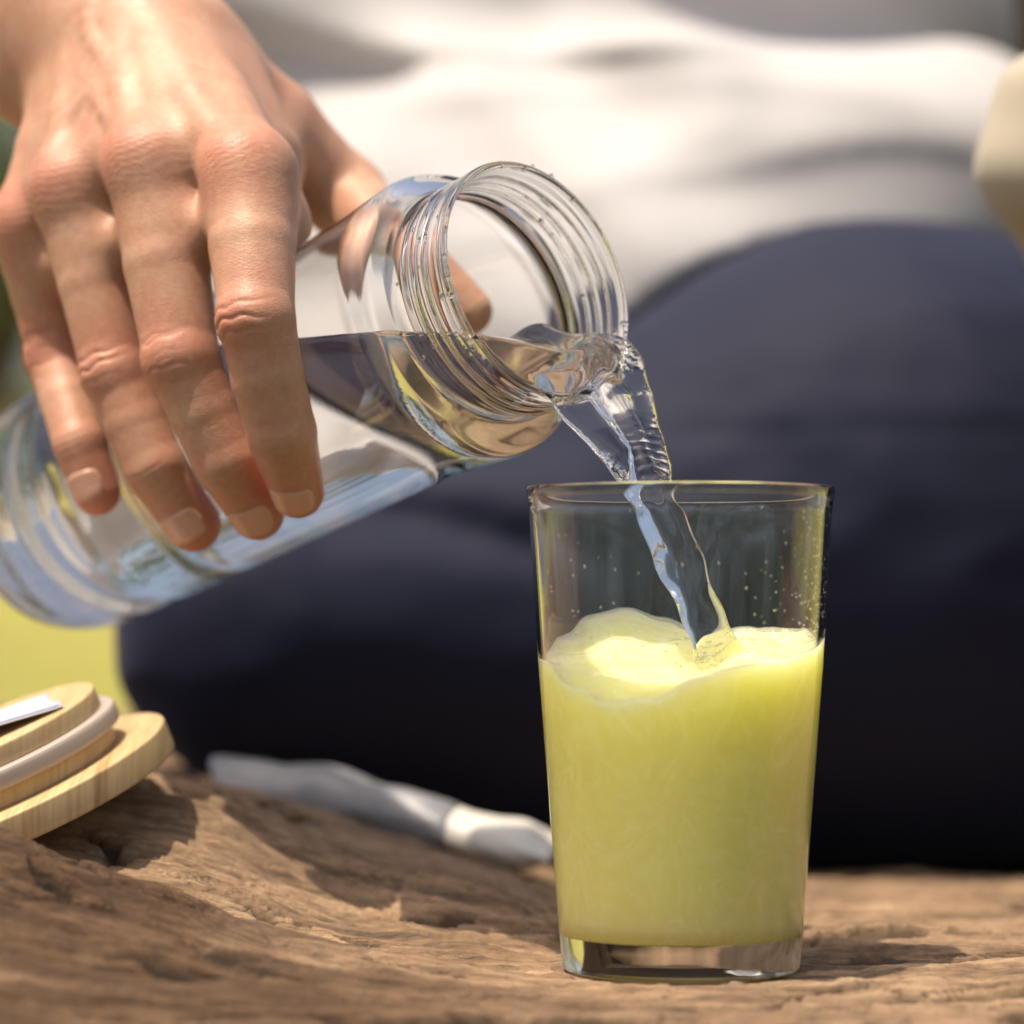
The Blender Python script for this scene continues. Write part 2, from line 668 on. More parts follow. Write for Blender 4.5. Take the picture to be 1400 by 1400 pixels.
def wood_parts(x, y):
    rad = np.hypot(x - GLASS_X, y - GLASS_Y)
    left = sstep(0.05, -0.11, x)
    h = 0.034 * left * sstep(-0.03, 0.16, y)
    # the log swells up towards the left, highest in front of the bamboo lid
    hl = np.interp(x, [-0.4, -0.16, -0.13, -0.10, -0.07, -0.04, 0.0, 0.03], [0.045, 0.043, 0.037, 0.024, 0.0135, 0.008, 0.003, 0.0])
    hump = hl * np.where(y < -0.03, gauss(y + 0.03, 0.045), gauss(y + 0.03, 0.022))
    h = h + 0.021 * sstep(-0.035, -0.105, x) * gauss(y - 0.065, 0.045)
    h = h + hump + 0.024 * gauss(x + 0.195, 0.03) * gauss(y - 0.06, 0.05)
    h = h + 0.007 * gauss(x + 0.012, 0.022) * gauss(y - 0.105, 0.028)
    h = h - 0.005 * gauss(x - 0.03, 0.025) * gauss(y - 0.13, 0.025)
    # front edge rolls down, old log with a hollow under the thigh
    h = h - 0.16 * np.clip((-0.075 - y) / 0.16, 0, 2) ** 1.6
    h = h - 0.012 * sstep(0.20, 0.38, y) * (1 - left)
    flat = sstep(0.036, 0.060, rad)
    wx = x + 0.010 * (fbm(x * 22, y * 22, 3, 3) - 0.5)
    wy = y + 0.022 * (fbm(x * 13 + 9, y * 13, 3, 21) - 0.5) + 0.006 * (fbm(x * 40, y * 40, 2, 31) - 0.5)
    # swirl of the grain round the knot left of the tumbler
    kx, ky = x + 0.012, y - 0.08
    kr = np.hypot(kx, ky * 0.8)
    wy = wy + 0.03 * gauss(kr, 0.035) * np.sin(kr * 120) * 0.25 + 0.02 * gauss(kr, 0.03)
    lumps = 0.0095 * (fbm(wx * 7, wy * 34, 5, 41) - 0.5)
    grain = 0.0078 * (fbm(wx * 9, wy * 130, 4, 51) - 0.5)
    fine = 0.0030 * (fbm(wx * 60, wy * 620, 3, 61) - 0.5) + 0.0007 * (fbm(wx * 190 + wy * 60, wy * 170, 3, 63) - 0.5)
    rg = np.abs(fbm(wx * 8.5, wy * 62, 3, 71) - 0.5)
    crack = (1 - sstep(0.004, 0.026, rg)) * sstep(0.40, 0.52, fbm(x * 20 + 3, y * 28, 3, 81))
    # open split running to the right of the tumbler
    yc = 0.010 + 0.10 * (x - 0.075) ** 1 + 0.006 * (fbm(x * 60, x * 0 + 2.5, 3, 91) - 0.5) * 2
    wdt = 0.0038 * sstep(0.066, 0.085, x) * (1 - sstep(0.125, 0.165, x)) + 1e-6
    split = np.clip(1 - np.abs(y - yc) / wdt, 0, 1) ** 0.6
    yc2 = -0.052 + 0.16 * (x - 0.05) + 0.004 * (fbm(x * 50 + 7, x * 0, 3, 95) - 0.5) * 2
    wdt2 = 0.0022 * sstep(-0.03, 0.03, x) + 1e-6
    split2 = np.clip(1 - np.abs(y - yc2) / wdt2, 0, 1) ** 0.7
    jag = 0.0035 * (fbm(x * 95, y * 25 + 5, 3, 111) - 0.5) + 0.0016 * (fbm(x * 420, y * 60, 2, 113) - 0.5)
    gash = np.zeros_like(x)
    for x0, x1, y0, y1, w_ in CRACKS:
        t_ = (x - x0) / (x1 - x0)
        wd_ = w_ * np.sqrt(np.clip(4 * t_ * (1 - t_), 0, 1)) * (0.45 + 1.1 * fbm(x * 120 + y0 * 900, x * 0 + 3.1, 2, 117)) + 1e-6
        gash = np.maximum(gash, np.clip(1.15 - np.abs(y + jag - y0 - (y1 - y0) * t_) / wd_, 0, 1) ** 0.5)
    crack = np.maximum(crack, gash)
    cr = np.maximum(np.maximum(crack, split), split2 * 0.8) * sstep(0.028, 0.034, rad)
    h = (h + lumps) * flat + (grain * (0.15 + 0.85 * flat) + fine) - 0.0042 * crack * (0.3 + 0.7 * flat)
    h = h - (0.007 * split + 0.003 * split2) * sstep(0.030, 0.036, rad)
    h = np.where(rad < 0.033, np.minimum(h, 0.0), h)
    bark_shade = sstep(0.006, 0.020, hump) + 0.95 * sstep(-0.030, -0.075, y - 0.35 * np.clip(x + 0.06, -0.2, 0.06)) * sstep(0.035, -0.05, x)  # shade on the hump and left foreground, painted in as darker wood
    return h, cr, np.clip(bark_shade, 0, 1) * sstep(0.25, 0.50, fbm(wx * 20, wy * 60, 3, 99) + 0.18)


WOOD_SHIFT = 0.0
lx = axis_pts((-1.3, -0.3, 0.02), (-0.3, -0.17, 0.002), (-0.17, 0.16, 0.00065), (0.16, 0.3, 0.002), (0.3, 1.3, 0.02))
ly = axis_pts((-0.20, -0.125, 0.0015), (-0.125, 0.10, 0.00065), (0.10, 0.30, 0.0012), (0.30, 0.46, 0.004), (0.46, 0.80, 0.02))
X, Y = np.meshgrid(lx, ly, indexing='ij')
Hh, CRK, BARK_SHADE = wood_parts(X, Y)
edge = np.minimum(np.minimum(X + 1.3, 1.3 - X), np.minimum(Y + 0.20, 0.80 - Y))
v, f = grid_mesh(lx, ly, lambda a, b: Hh)
# skirt: the log's round flanks down to the grass
nx_, ny_ = X.shape
ring = [(i, 0) for i in range(nx_)] + [(nx_ - 1, j) for j in range(1, ny_)] + [(i, ny_ - 1) for i in range(nx_ - 2, -1, -1)] + [(0, j) for j in range(ny_ - 2, 0, -1)]
ids = np.array([i * ny_ + j for i, j in ring])
cen = np.array([0, 0.3, 0])
prev = ids
vv = [v]
ff = [f]
base_n = len(v)
att_c = [CRK.ravel()]
att_b = [BARK_SHADE.ravel()]
for k, (out_, dz) in enumerate(((0.05, 0.08), (0.08, 0.20), (0.06, 0.34), (0.02, 0.52))):
    r0 = v[ids]
    dirn = r0[:, :2] - cen[:2]
    dirn[:, 0] = np.sign(dirn[:, 0]) * (np.abs(r0[:, 0]) > 1.299)
    dirn[:, 1] = np.where(r0[:, 1] < -0.199, -1, np.where(r0[:, 1] > 0.799, 1, 0))
    nv = r0.copy()
    nv[:, :2] += dirn * out_
    nv[:, 2] -= dz
    vv.append(nv)
    new = base_n + np.arange(len(ids))
    base_n += len(ids)
    ff.append(np.stack([prev, new, np.roll(new, -1), np.roll(prev, -1)], 1)[:, ::-1])
    prev = new
    att_c.append(np.zeros(len(ids)))
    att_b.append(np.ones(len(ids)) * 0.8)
log = mesh_obj('log', np.concatenate(vv), np.concatenate(ff), M_WOOD, attrs={'crack': np.concatenate(att_c), 'bark_shade': np.concatenate(att_b)})
tag(log, 'weathered brown log with cracked grain, under the tumbler and the seated person', 'log')


def wood_z(x, y):
    h, _, _ = wood_parts(np.array([x], float), np.array([y], float))
    return float(h[0])


# shrubs and a trunk far behind the person
def leaf_mat(name, a, b_):
    m, nt, b, out = new_mat(name)
    q = N(nt)
    nz = q.n('ShaderNodeTexNoise', {'Vector': q.coords(), 'Scale': 5.0, 'Detail': 3.0})
    q.link(q.ramp(nz.outputs[0], [(0.35, a), (0.65, b_)]), b.inputs['Base Color'])
    b.inputs['Roughness'].default_value = 0.5
    return m


M_LEAF = leaf_mat('leaves', (0.05, 0.09, 0.018), (0.12, 0.16, 0.035))
M_TRUNK = plain_mat('bark_shade', (0.11, 0.075, 0.055), 0.9, noise=12, var=0.4)


def shrub(x, y, rx, h, label, n=2600, seed=1):
    r = np.random.default_rng(seed)
    z0 = float(ground_h(np.array([x]), np.array([y]))[0])
    root = empty('shrub', (x, y, z0), label, 'shrub', 'shrubs on the grassy bank')
    # trunk and limbs
    tv, tf = [], []
    for k in range(6):
        a = k * 1.05 + r.uniform(0, 0.5)
        top = np.array([math.cos(a) * rx * 0.55, math.sin(a) * rx * 0.55, h * r.uniform(0.5, 0.8)])
        pts = [np.array([0, 0, -0.05]), np.array([top[0] * 0.25, top[1] * 0.25, h * 0.25]), top]
        rad = [0.05, 0.035, 0.012]
        b0 = sum(len(q_) for q_ in tv)
        for p_, r_ in zip(pts, rad):
            tv.append(np.array([[p_[0] + r_ * math.cos(t), p_[1] + r_ * math.sin(t), p_[2]] for t in np.linspace(0, 2 * math.pi, 6, endpoint=False)]))
        for s in range(2):
            for j in range(6):
                tf.append((b0 + s * 6 + j, b0 + s * 6 + (j + 1) % 6, b0 + s * 6 + 6 + (j + 1) % 6, b0 + s * 6 + 6 + j))
    mesh_obj('trunk', np.concatenate(tv) + [x, y, z0], np.array(tf), M_TRUNK, root)
    # leaves in clumps
    nc = 46
    cc = r.normal(size=(nc, 3))
    cc /= np.linalg.norm(cc, axis=1)[:, None]
    cc *= r.uniform(0.45, 1.0, (nc, 1))
    cc = cc * [rx, rx, h * 0.42] + [0, 0, h * 0.56]
    ci = r.integers(0, nc, n)
    p = cc[ci] + r.normal(size=(n, 3)) * rx * 0.16
    a = r.normal(size=(n, 3))
    a /= np.linalg.norm(a, axis=1)[:, None]
    b = np.cross(a, r.normal(size=(n, 3)))
    b /= np.linalg.norm(b, axis=1)[:, None]
    L = r.uniform(0.035, 0.07, (n, 1))
    q = np.stack([p - a * L, p + b * L * 0.45, p + a * L, p - b * L * 0.45], 1).reshape(-1, 3)
    mesh_obj('crown', q + [x, y, z0], np.arange(4 * n).reshape(n, 4), M_LEAF, root, smooth=False)


shrub(-1.55, 8.6, 0.95, 1.9, 'leafy green shrub seen blurred just left of the wrist', seed=3)
shrub(0.15, 9.4, 1.1, 2.0, 'leafy green shrub on the bank hidden behind the white shirt', seed=4)
shrub(2.0, 8.9, 1.0, 2.1, 'leafy green shrub on the bank at the far right', seed=5)
tx, ty = 1.06, 6.3
tz = float(ground_h(np.array([tx]), np.array([ty]))[0])
zz = np.linspace(-0.1, 3.2, 16)
tp = [(0.20 * (1 - 0.12 * z) + 0.10 * math.exp(-max(z, 0) / 0.2), z) for z in zz]
v, f = lathe(tp, 32, lambda r, h, p: r * (1 + 0.07 * np.sin(5 * p + h) + 0.04 * np.sin(11 * p - 2 * h)))
troot = empty('tree', (tx, ty, tz), 'brown tree trunk blurred behind the right end of the shirt', 'tree')
mesh_obj('trunk', v + [tx, ty, tz], f[:, ::-1], M_TRUNK, troot)
r_ = np.random.default_rng(12)
n = 3500
p = r_.normal(size=(n, 3)) * [0.9, 0.9, 0.5] + [0, 0, 3.6]
a = r_.normal(size=(n, 3)); a /= np.linalg.norm(a, axis=1)[:, None]
b = np.cross(a, r_.normal(size=(n, 3))); b /= np.linalg.norm(b, axis=1)[:, None]
q = np.stack([p - a * .08, p + b * .035, p + a * .08, p - b * .035], 1).reshape(-1, 3)
mesh_obj('crown', q + [tx, ty, tz], np.arange(4 * n).reshape(n, 4), M_LEAF, troot, smooth=False)

# the wood that rings the clearing, one mass of foliage
r_ = np.random.default_rng(77)
nc = 260
ca = r_.uniform(0, 2 * math.pi, nc)
cr_ = r_.uniform(12.5, 17, nc)
cen_ = np.stack([cr_ * np.sin(ca), cr_ * np.cos(ca), np.zeros(nc)], -1)
cen_[:, 2] = ground_h(cen_[:, 0], cen_[:, 1]) + r_.uniform(0.3, 6.5, nc)
n = 46000
p = cen_[r_.integers(0, nc, n)] + r_.normal(size=(n, 3)) * [0.75, 0.75, 0.65]
a = r_.normal(size=(n, 3)); a /= np.linalg.norm(a, axis=1)[:, None]
b = np.cross(a, r_.normal(size=(n, 3))); b /= np.linalg.norm(b, axis=1)[:, None]
L = r_.uniform(0.09, 0.2, (n, 1))
q = np.stack([p - a * L, p + b * L * .5, p + a * L, p - b * L * .5], 1).reshape(-1, 3)
tag(mesh_obj('woodland', q, np.arange(4 * n).reshape(n, 4), M_LEAF, smooth=False), 'green woodland ringing the grassy clearing', 'woodland', kind='stuff')

# ---------------------------------------------------------------- tumbler
T_H = 0.1248
outer = round_profile([(0.0, 0.0016), (0.024, 0.0016), (0.0285, 0.0002), (0.0305, 0.0006), (0.0313, 0.0085), (0.0368, 0.080), (0.03915, 0.119), (0.0398, 0.1225), (0.0398, T_H), (0.0378, T_H), (0.0374, 0.121), (0.0349, 0.080), (0.0291, 0.0125), (0.026, 0.0096), (0.0, 0.0096)],
                      [0, 0.002, 0.0016, 0.0025, 0.004, 0, 0.002, 0.001, 0.0011, 0.0011, 0.002, 0, 0.004, 0.003, 0], 6)
# axis points must not be at r = 0 in the lathe
outer[0, 0] = 1e-5
outer[-1, 0] = 1e-5
v, f = lathe(outer, 224)
tum = mesh_obj('tumbler', v + [GLASS_X, GLASS_Y, 0.0], f, M_TUMBLER, base=(GLASS_X, GLASS_Y, 0))
tag(tum, 'clear glass tumbler half full of pale yellow lemonade, standing on the log', 'glass')


# lemonade: top surface heaved by the pour
def inner_r(z):
    return np.interp(z, [0.0096, 0.0125, 0.080, 0.121], [0.026, 0.0291, 0.0349, 0.0374])


CTRL = np.array([  # x, y, height (mm) from the tumbler's axis
    (-19, -29, 68.5), (-8, -34, 69.5), (2, -35, 75.5), (12, -33, 78), (22, -27, 80), (30, -18, 82), (35, -4, 84.5),
    (-28, -21, 73), (-34, -8, 79), (-35, 3, 81.5), (-30, 17, 85), (-22, 27, 90.5), (-13, 32, 92.5), (-3, 34, 90), (8, 34, 86),
    (18, 29, 87), (27, 22, 87.5), (33, 10, 87), (-16, 8, 86), (-17, -8, 76), (-5, -12, 74.5), (6, -8, 76), (11, 2, 77.5),
    (20, 6, 86), (22, -8, 82), (2, 14, 85), (14, 18, 87), (-26, 4, 81)], float)


def lemon_top(x, y):
    """smooth surface through the control heights (inverse distance), plus ripples; metres"""
    xm, ym = x / mm, y / mm
    wsum = 0
    s = 0
    for cx, cy_, h in CTRL:
        w_ = 1 / ((xm - cx) ** 2 + (ym - cy_) ** 2 + 22.0) ** 1.6
        wsum = wsum + w_
        s = s + w_ * h
    z = s / wsum
    z = z + 1.6 * (fbm(xm * 0.09 + 5, ym * 0.09, 2, 7) - 0.5) + 0.35 * (fbm(xm * 0.36, ym * 0.36 + 3, 2, 17) - 0.5)
    d = np.hypot(xm - 13, ym - 1)
    z = z + 1.1 * gauss(d - 8.0, 2.2) - 0.7 * gauss(d - 13, 2) + 0.5 * gauss(d - 17, 2) + 5.5 * gauss(d, 3.0)
    return z * mm


nr, nph = 90, 220
rr = (np.linspace(0.004, 1, nr)) ** 0.85
ph = np.arange(nph) / nph * 2 * math.pi
RR, PH = np.meshgrid(rr, ph, indexing='ij')
R1 = 0.0352
for _ in range(4):                                   # the rim of the surface lies on the sloping wall
    zt = lemon_top(R1 * np.cos(PH), R1 * np.sin(PH)) if np.ndim(R1) else lemon_top(0.035 * np.cos(PH), 0.035 * np.sin(PH))
    R1 = inner_r(zt[-1])[None, :] * np.ones_like(RR) + 0.00025
xx = RR * R1 * np.cos(PH)
yy = RR * R1 * np.sin(PH)
ztop = lemon_top(xx, yy)
ztop = ztop + 0.0009 * np.exp(-(1 - RR) * R1 / 0.0011)          # meniscus
rows = [np.stack([xx, yy, ztop], -1)[::-1].reshape(-1, 3)[0:0]]
top = np.stack([xx, yy, ztop], -1)
side = []
for k in range(1, 41):
    t = k / 40
    z = ztop[-1] * (1 - t) + 0.0106 * t
    r = inner_r(z) + 0.00025
    side.append(np.stack([r * np.cos(ph), r * np.sin(ph), z], -1))
bot = [np.stack([r * np.cos(ph), r * np.sin(ph), np.full(nph, z)], -1) for r, z in ((0.0262, 0.0094), (0.018, 0.00935), (0.008, 0.00935), (1e-5, 0.00935))]
allv = np.concatenate([top, np.stack(side + bot)], 0)
m_ = allv.shape[0]
i, j = np.meshgrid(np.arange(m_ - 1), np.arange(nph), indexing='ij')
i = i.ravel(); j = j.ravel(); j2 = (j + 1) % nph
lf = np.stack([i * nph + j, (i + 1) * nph + j, (i + 1) * nph + j2, i * nph + j2], 1)
lem = mesh_obj('lemonade', allv.reshape(-1, 3) + [GLASS_X, GLASS_Y, 0], lf, M_LEMON, base=(GLASS_X, GLASS_Y, 0.008))
tag(lem, 'cloudy yellow green lemonade with a heaving surface inside the tumbler', 'drink')

def droplets(spots, n1=8, n2=5):
    """little beads: (centre, radius) list as one mesh"""
    dv, df = [], []
    for c, q in spots:
        nb_ = len(dv)
        for a_ in range(n2 + 1):
            for b_ in range(n1):
                t, u = math.pi * (a_ + 0.02) / (n2 + 0.04), 2 * math.pi * b_ / n1
                dv.append(np.asarray(c) + q * np.array([math.sin(t) * math.cos(u), math.sin(t) * math.sin(u), 1.2 * math.cos(t)]))
        for a_ in range(n2):
            for b_ in range(n1):
                df.append((nb_ + a_ * n1 + b_, nb_ + (a_ + 1) * n1 + b_, nb_ + (a_ + 1) * n1 + (b_ + 1) % n1, nb_ + a_ * n1 + (b_ + 1) % n1))
    return np.array(dv), np.array(df)


# froth where the stream strikes
r_ = np.random.default_rng(31)
sp = []
for k in range(190):
    an = r_.uniform(0, 2 * math.pi)
    dd = 5.4 + abs(r_.normal(0, 1.9)) if k < 120 else r_.uniform(6, 24)
    x_, y_ = 13 * mm + dd * mm * math.cos(an), 1 * mm + dd * mm * math.sin(an)
    if math.hypot(x_, y_) > 0.0335:
        continue
    z_ = float(lemon_top(np.array([x_]), np.array([y_]))[0])
    q_ = r_.uniform(0.15, 0.55) * mm
    sp.append(((GLASS_X + x_, GLASS_Y + y_, z_ + q_ * 0.2), q_))
v, f = droplets(sp)
tag(mesh_obj('froth', v, f, M_FROTH, lem), kind='stuff')

# splashed specks on the inside of the tumbler
r_ = np.random.default_rng(21)
sp = []
for k in range(230):
    an = r_.normal(-0.42, 0.30) if k < 170 else r_.uniform(-3.1, 0.0)
    z = r_.uniform(0.086, 0.119)
    rad = float(inner_r(z)) - 0.00003
    sp.append(((GLASS_X + rad * math.cos(an), GLASS_Y + rad * math.sin(an), z), r_.uniform(0.10, 0.30) * mm * (1.5 if k % 23 == 0 else 1)))
v, f = droplets(sp)
tag(mesh_obj('water_specks', v, f, M_WATER, tum), kind='stuff')

# ---------------------------------------------------------------- bottle
AX = nrm([0.673, -0.688, 0.272])               # from base towards the mouth
MOUTH = P(733, 383, 0.832)
E1 = nrm(np.cross(AX, [0, 0, 1.0]))
E1 = E1 if E1[0] > 0 else -E1                   # level, to the right
E2 = nrm(np.cross(AX, E1))
E2 = E2 if E2[2] > 0 else -E2                   # up across the mouth
BL = 0.226
R_BODY = 0.0385


def bottle_local(p):
    q = p - MOUTH
    s = -(q @ AX)
    a = q @ E1
    b = q @ E2
    return s, np.hypot(a, b), np.arctan2(b, a)


OUT_PROF = [(0.0335, 0.0), (0.0335, 0.0028), (0.0322, 0.0036), (0.0322, 0.0185), (0.0330, 0.0210), (0.0392, 0.0240), (0.0408, 0.0280), (0.0404, 0.034), (R_BODY, 0.052), (R_BODY, 0.178), (0.0360, 0.182), (0.0360, 0.188), (0.0382, 0.193), (0.0376, 0.214), (0.0335, BL), (1e-5, BL)]
OUT_RAD = [0, 0.001, 0.0008, 0.0012, 0.0015, 0.003, 0.002, 0.004, 0.01, 0.003, 0.002, 0.002, 0.003, 0.006, 0.005, 0]
IN_PROF = [(1e-5, BL - 0.007), (0.0325, BL - 0.007), (0.0348, 0.208), (0.0340, 0.186), (R_BODY - 0.0022, 0.176), (R_BODY - 0.0022, 0.052), (0.0380, 0.034), (0.0374, 0.0290), (0.0312, 0.0235), (0.0305, 0.0195), (0.0308, 0.003), (0.0316, 0.0)]
IN_RAD = [0, 0.006, 0.006, 0.006, 0.006, 0.01, 0.003, 0.003, 0.003, 0.004, 0.001, 0]
op = round_profile(OUT_PROF, OUT_RAD, 8)
ip = round_profile(IN_PROF, IN_RAD, 8)
# rounded lip between inner and outer
lipc = 0.5 * (ip[-1, 0] + op[0, 0])
lipr = 0.5 * (op[0, 0] - ip[-1, 0])
lip = np.array([(lipc - lipr * math.cos(t), -lipr * math.sin(t)) for t in np.linspace(0, math.pi, 10)[1:-1]])


def dens(pr, step=0.0009):
    out = [pr[0]]
    for a_, b_ in zip(pr[:-1], pr[1:]):
        k = max(1, int(np.linalg.norm(b_ - a_) / step)) if max(a_[1], b_[1]) < 0.05 else 1
        for t in range(1, k + 1):
            out.append(a_ + (b_ - a_) * t / k)
    return np.array(out)


prof = np.concatenate([dens(ip), lip, dens(op)])
NIN = len(dens(ip)) + len(lip)


def thread(r, h, p):
    out_ = r.copy()
    sel = np.zeros_like(r, bool)
    sel[NIN:] = True
    u = h / 0.0042 - p / (2 * math.pi)
    fr = u - np.floor(u)
    ridge = np.exp(-((fr - 0.5) / 0.17) ** 2) * sstep(0.0042, 0.006, h) * (1 - sstep(0.0155, 0.0178, h))
    inn = np.zeros_like(r, bool)
    inn[:NIN] = True
    out_ = out_ + sel * 0.0014 * ridge + inn * 0.00045 * ridge
    return out_


v, f = lathe(prof, 256, thread)
bv = frame_pts(v, MOUTH, E1, E2, -AX)
base_pt = MOUTH - AX * BL
broot = empty('bottle', base_pt, 'clear glass water bottle with threaded mouth, tipped by the hand over the tumbler', 'bottle')
handed = np.dot(np.cross(E1, E2), -AX)
bot_o = mesh_obj('bottle_body', bv, f if handed > 0 else f[:, ::-1], M_BOTTLE, broot)

IN_S = ip[::-1, 1]
IN_R = ip[::-1, 0]
WAT_R = np.where(IN_S > 0.15, np.maximum(IN_R, 0.0330), IN_R)
OUT_S = op[:, 1]
OUT_R = op[:, 0]


def bottle_out(p):
    """rough distance to the bottle's outside"""
    s, r, a = bottle_local(p)
    return np.maximum(r - np.interp(s, OUT_S, np.maximum(OUT_R, 0.0335)), np.maximum(-s, s - BL))


# water: what is left in the bottle, the tongue over the lip and the falling stream
Z_WATER = 0.1658
def BQ(s_, r_, deg):
    """point in the bottle: depth behind the mouth, distance from the axis, angle round it"""
    return MOUTH - AX * s_ + r_ * (math.cos(math.radians(deg)) * E1 + math.sin(math.radians(deg)) * E2)


Lr = [BQ(.011, .0255, -98), BQ(.002, .0285, -96), BQ(-.0030, .0318, -94)] + [P(*t) for t in ((782, 575, .8205), (809, 604, .819), (838, 632, .817), (868, 672, .815), (898, 735, .813), (929, 805, .811), (960, 875, .810), (978, 920, .809), (983, 938, .809))]
Rr = [BQ(.011, .0255, -26), BQ(.002, .0275, -30), BQ(-.0030, .0305, -37)] + [P(*t) for t in ((866, 518, .838), (877, 558, .833), (890, 602, .828), (903, 650, .822), (930, 728, .817), (958, 800, .814), (986, 868, .812), (1002, 918, .811), (1007, 938, .811))]
film = np.array([1.6, 1.5, 1.2, 1.0, 1.2, 2.0, 3.0, 3.5, 3.8, 4.0, 4.4, 4.6]) * mm
rimL = np.array([1.4, 1.4, 1.3, 1.2, 1.3, 1.6, 2.1, 2.5, 2.7, 2.9, 3.4, 3.6]) * mm
rimR = np.array([1.6, 1.7, 2.0, 2.3, 2.5, 2.6, 2.8, 2.9, 3.0, 3.1, 3.5, 3.7]) * mm


def dense_line(pts, vals, n):
    """smooth curve through points, with the values carried along"""
    pts = np.asarray(pts)
    k = np.linspace(0, len(pts) - 1, n)
    i = np.clip(k.astype(int), 0, len(pts) - 2)
    u = (k - i)[:, None]
    g = lambda j: pts[np.clip(j, 0, len(pts) - 1)]
    p0, p1, p2, p3 = g(i - 1), g(i), g(i + 1), g(i + 2)
    c = 0.5 * (2 * p1 + (p2 - p0) * u + (2 * p0 - 5 * p1 + 4 * p2 - p3) * u ** 2 + (3 * p1 - p0 - 3 * p2 + p3) * u ** 3)
    return c, [np.interp(k, np.arange(len(pts)), w_) for w_ in vals]


NS = 160
SL, (SRL, SF) = dense_line(Lr, (rimL, film), NS)
SR, (SRR,) = dense_line(Rr, (rimR,), NS)
SC = 0.5 * (SL + SR)
SW = SR - SL
SHW = 0.5 * np.linalg.norm(SW, axis=1)
SW = SW / (2 * SHW[:, None])
ST = np.gradient(SC, axis=0)
STL = np.linalg.norm(ST, axis=1)
ST = ST / STL[:, None]
SN = np.cross(ST, SW)
SN = SN / np.linalg.norm(SN, axis=1)[:, None]


def stream_sdf(p):
    k = np.empty(len(p), int)
    for i in range(0, len(p), 20000):
        pc = p[i:i + 20000]
        k[i:i + 20000] = np.argmin(((pc[:, None, :] - SC[None]) ** 2).sum(2), 1)
    t = k + np.clip(((p - SC[k]) * ST[k]).sum(1) / STL[k], -0.8, 0.8)
    end = np.maximum(-(((p - SC[0]) @ ST[0])), ((p - SC[-1]) @ ST[-1]))
    ki = np.clip(np.floor(t).astype(int), 0, NS - 2)
    u = np.clip(t - ki, 0, 1)
    L1 = lambda a: a[ki] + (a[ki + 1] - a[ki]) * (u if a.ndim == 1 else u[:, None])
    q = p - L1(SC)
    a = (q * L1(SW)).sum(1)
    b = (q * L1(SN)).sum(1)
    hw, rl, rr_, fi = L1(SHW), L1(SRL), L1(SRR), L1(SF)
    tt = t / NS
    wob = 0.0006 * np.sin(tt * 31) + 0.0004 * np.sin(tt * 74 + 1)
    W = hw + 0.5 * (rl + rr_) + wob * sstep(0.3, 0.6, tt)
    th = fi + (rl - fi) * gauss(a + hw, rl * 1.1) + (rr_ - fi) * gauss(a - hw, rr_ * 1.3)
    # ridge down the middle where the two sides of the tongue meet
    th = th + 0.0011 * gauss(a - hw * 0.15 - 0.001 * np.sin(tt * 20), 0.0014) * sstep(0.05, 0.2, tt) * (1 - sstep(0.5, 0.75, tt))
    zebra = sstep(0.30, 0.40, tt) * (1 - sstep(0.50, 0.62, tt)) * sstep(-0.2, 0.3, a / hw)
    th = th * (1 + 0.040 * np.sin(tt * 235 - a * 420 - 2.6 * (a / hw - 0.2) ** 2 + 2.2 * fbm(tt * 30, a / mm * 0.2 + 4, 2, 33)) * zebra * sstep(0.25, 0.6, fbm(tt * 22 + 3, a / mm * 0.3, 2, 35)))
    th = th * (1 + 0.18 * (fbm(tt * 13 + 5, a / mm * 0.22 + tt * 9, 3, 15) - 0.5) * sstep(0.35, 0.6, tt))
    th = th * np.sqrt(np.clip(1 - (np.abs(a) / (W + 0.0004)) ** (4 - 2 * sstep(0.35, 0.6, tt)), 0.02, 1)) * (1 + 0.35 * sstep(0.4, 0.65, tt))
    d = smax(np.abs(b) - th, np.abs(a) - W, 0.0012)
    return smax(d, end, 0.001)


def water_sdf(p):
    s, r, a = bottle_local(p)
    d = r - (np.interp(s, IN_S, WAT_R) + 0.0002)
    d = smax(d, s - (BL - 0.0070), 0.005)
    d = smax(d, -0.0008 - s, 0.0012)
    xm, ym = p[:, 0] / mm, p[:, 1] / mm
    zs = Z_WATER - 0.0052 * np.exp(-np.clip(s, 0, 1) / 0.009) * (0.35 + 0.65 * sstep(-0.03, 0.012, (p - MOUTH) @ E1))
    zs = zs + 0.0011 * (fbm(xm * 0.10 + 3, ym * 0.10 + 8, 3, 5) - 0.5) * np.exp(-np.clip(s, 0, 1) / 0.03)
    d = smax(d, p[:, 2] - zs, 0.0016)
    tg_p = [P(738, 482, .850), P(798, 503, .8385), P(838, 545, .831), P(862, 590, .8255)]
    near = near_box(p, np.concatenate([SL, SR, tg_p]), 0.011)

    def both(pn):
        e = stream_sdf(pn)
        tg = chain(pn, tg_p, np.array([8.0, 4.6, 2.6, 1.2]) * mm, 0.003)
        return smin(e, tg, 0.0055)
    st = local(p, near, both)
    return smin(d, st, 0.0045)


lo = np.minimum(MOUTH, base_pt) - 0.05
hi = np.maximum(MOUTH, base_pt) + 0.05
wlo = np.array([lo[0], lo[1], 0.068])
whi = np.array([max(hi[0], 0.085), hi[1], Z_WATER + 0.006])
v, f, nor = sdf_mesh(water_sdf, wlo, whi, 0.0007, newton=3, normals=True)
wat = mesh_obj('pouring_water', v, f, M_WATER, normals=nor, base=MOUTH)
tag(wat, 'clear water lying in the tipped bottle and streaming over its lip into the tumbler', 'water')

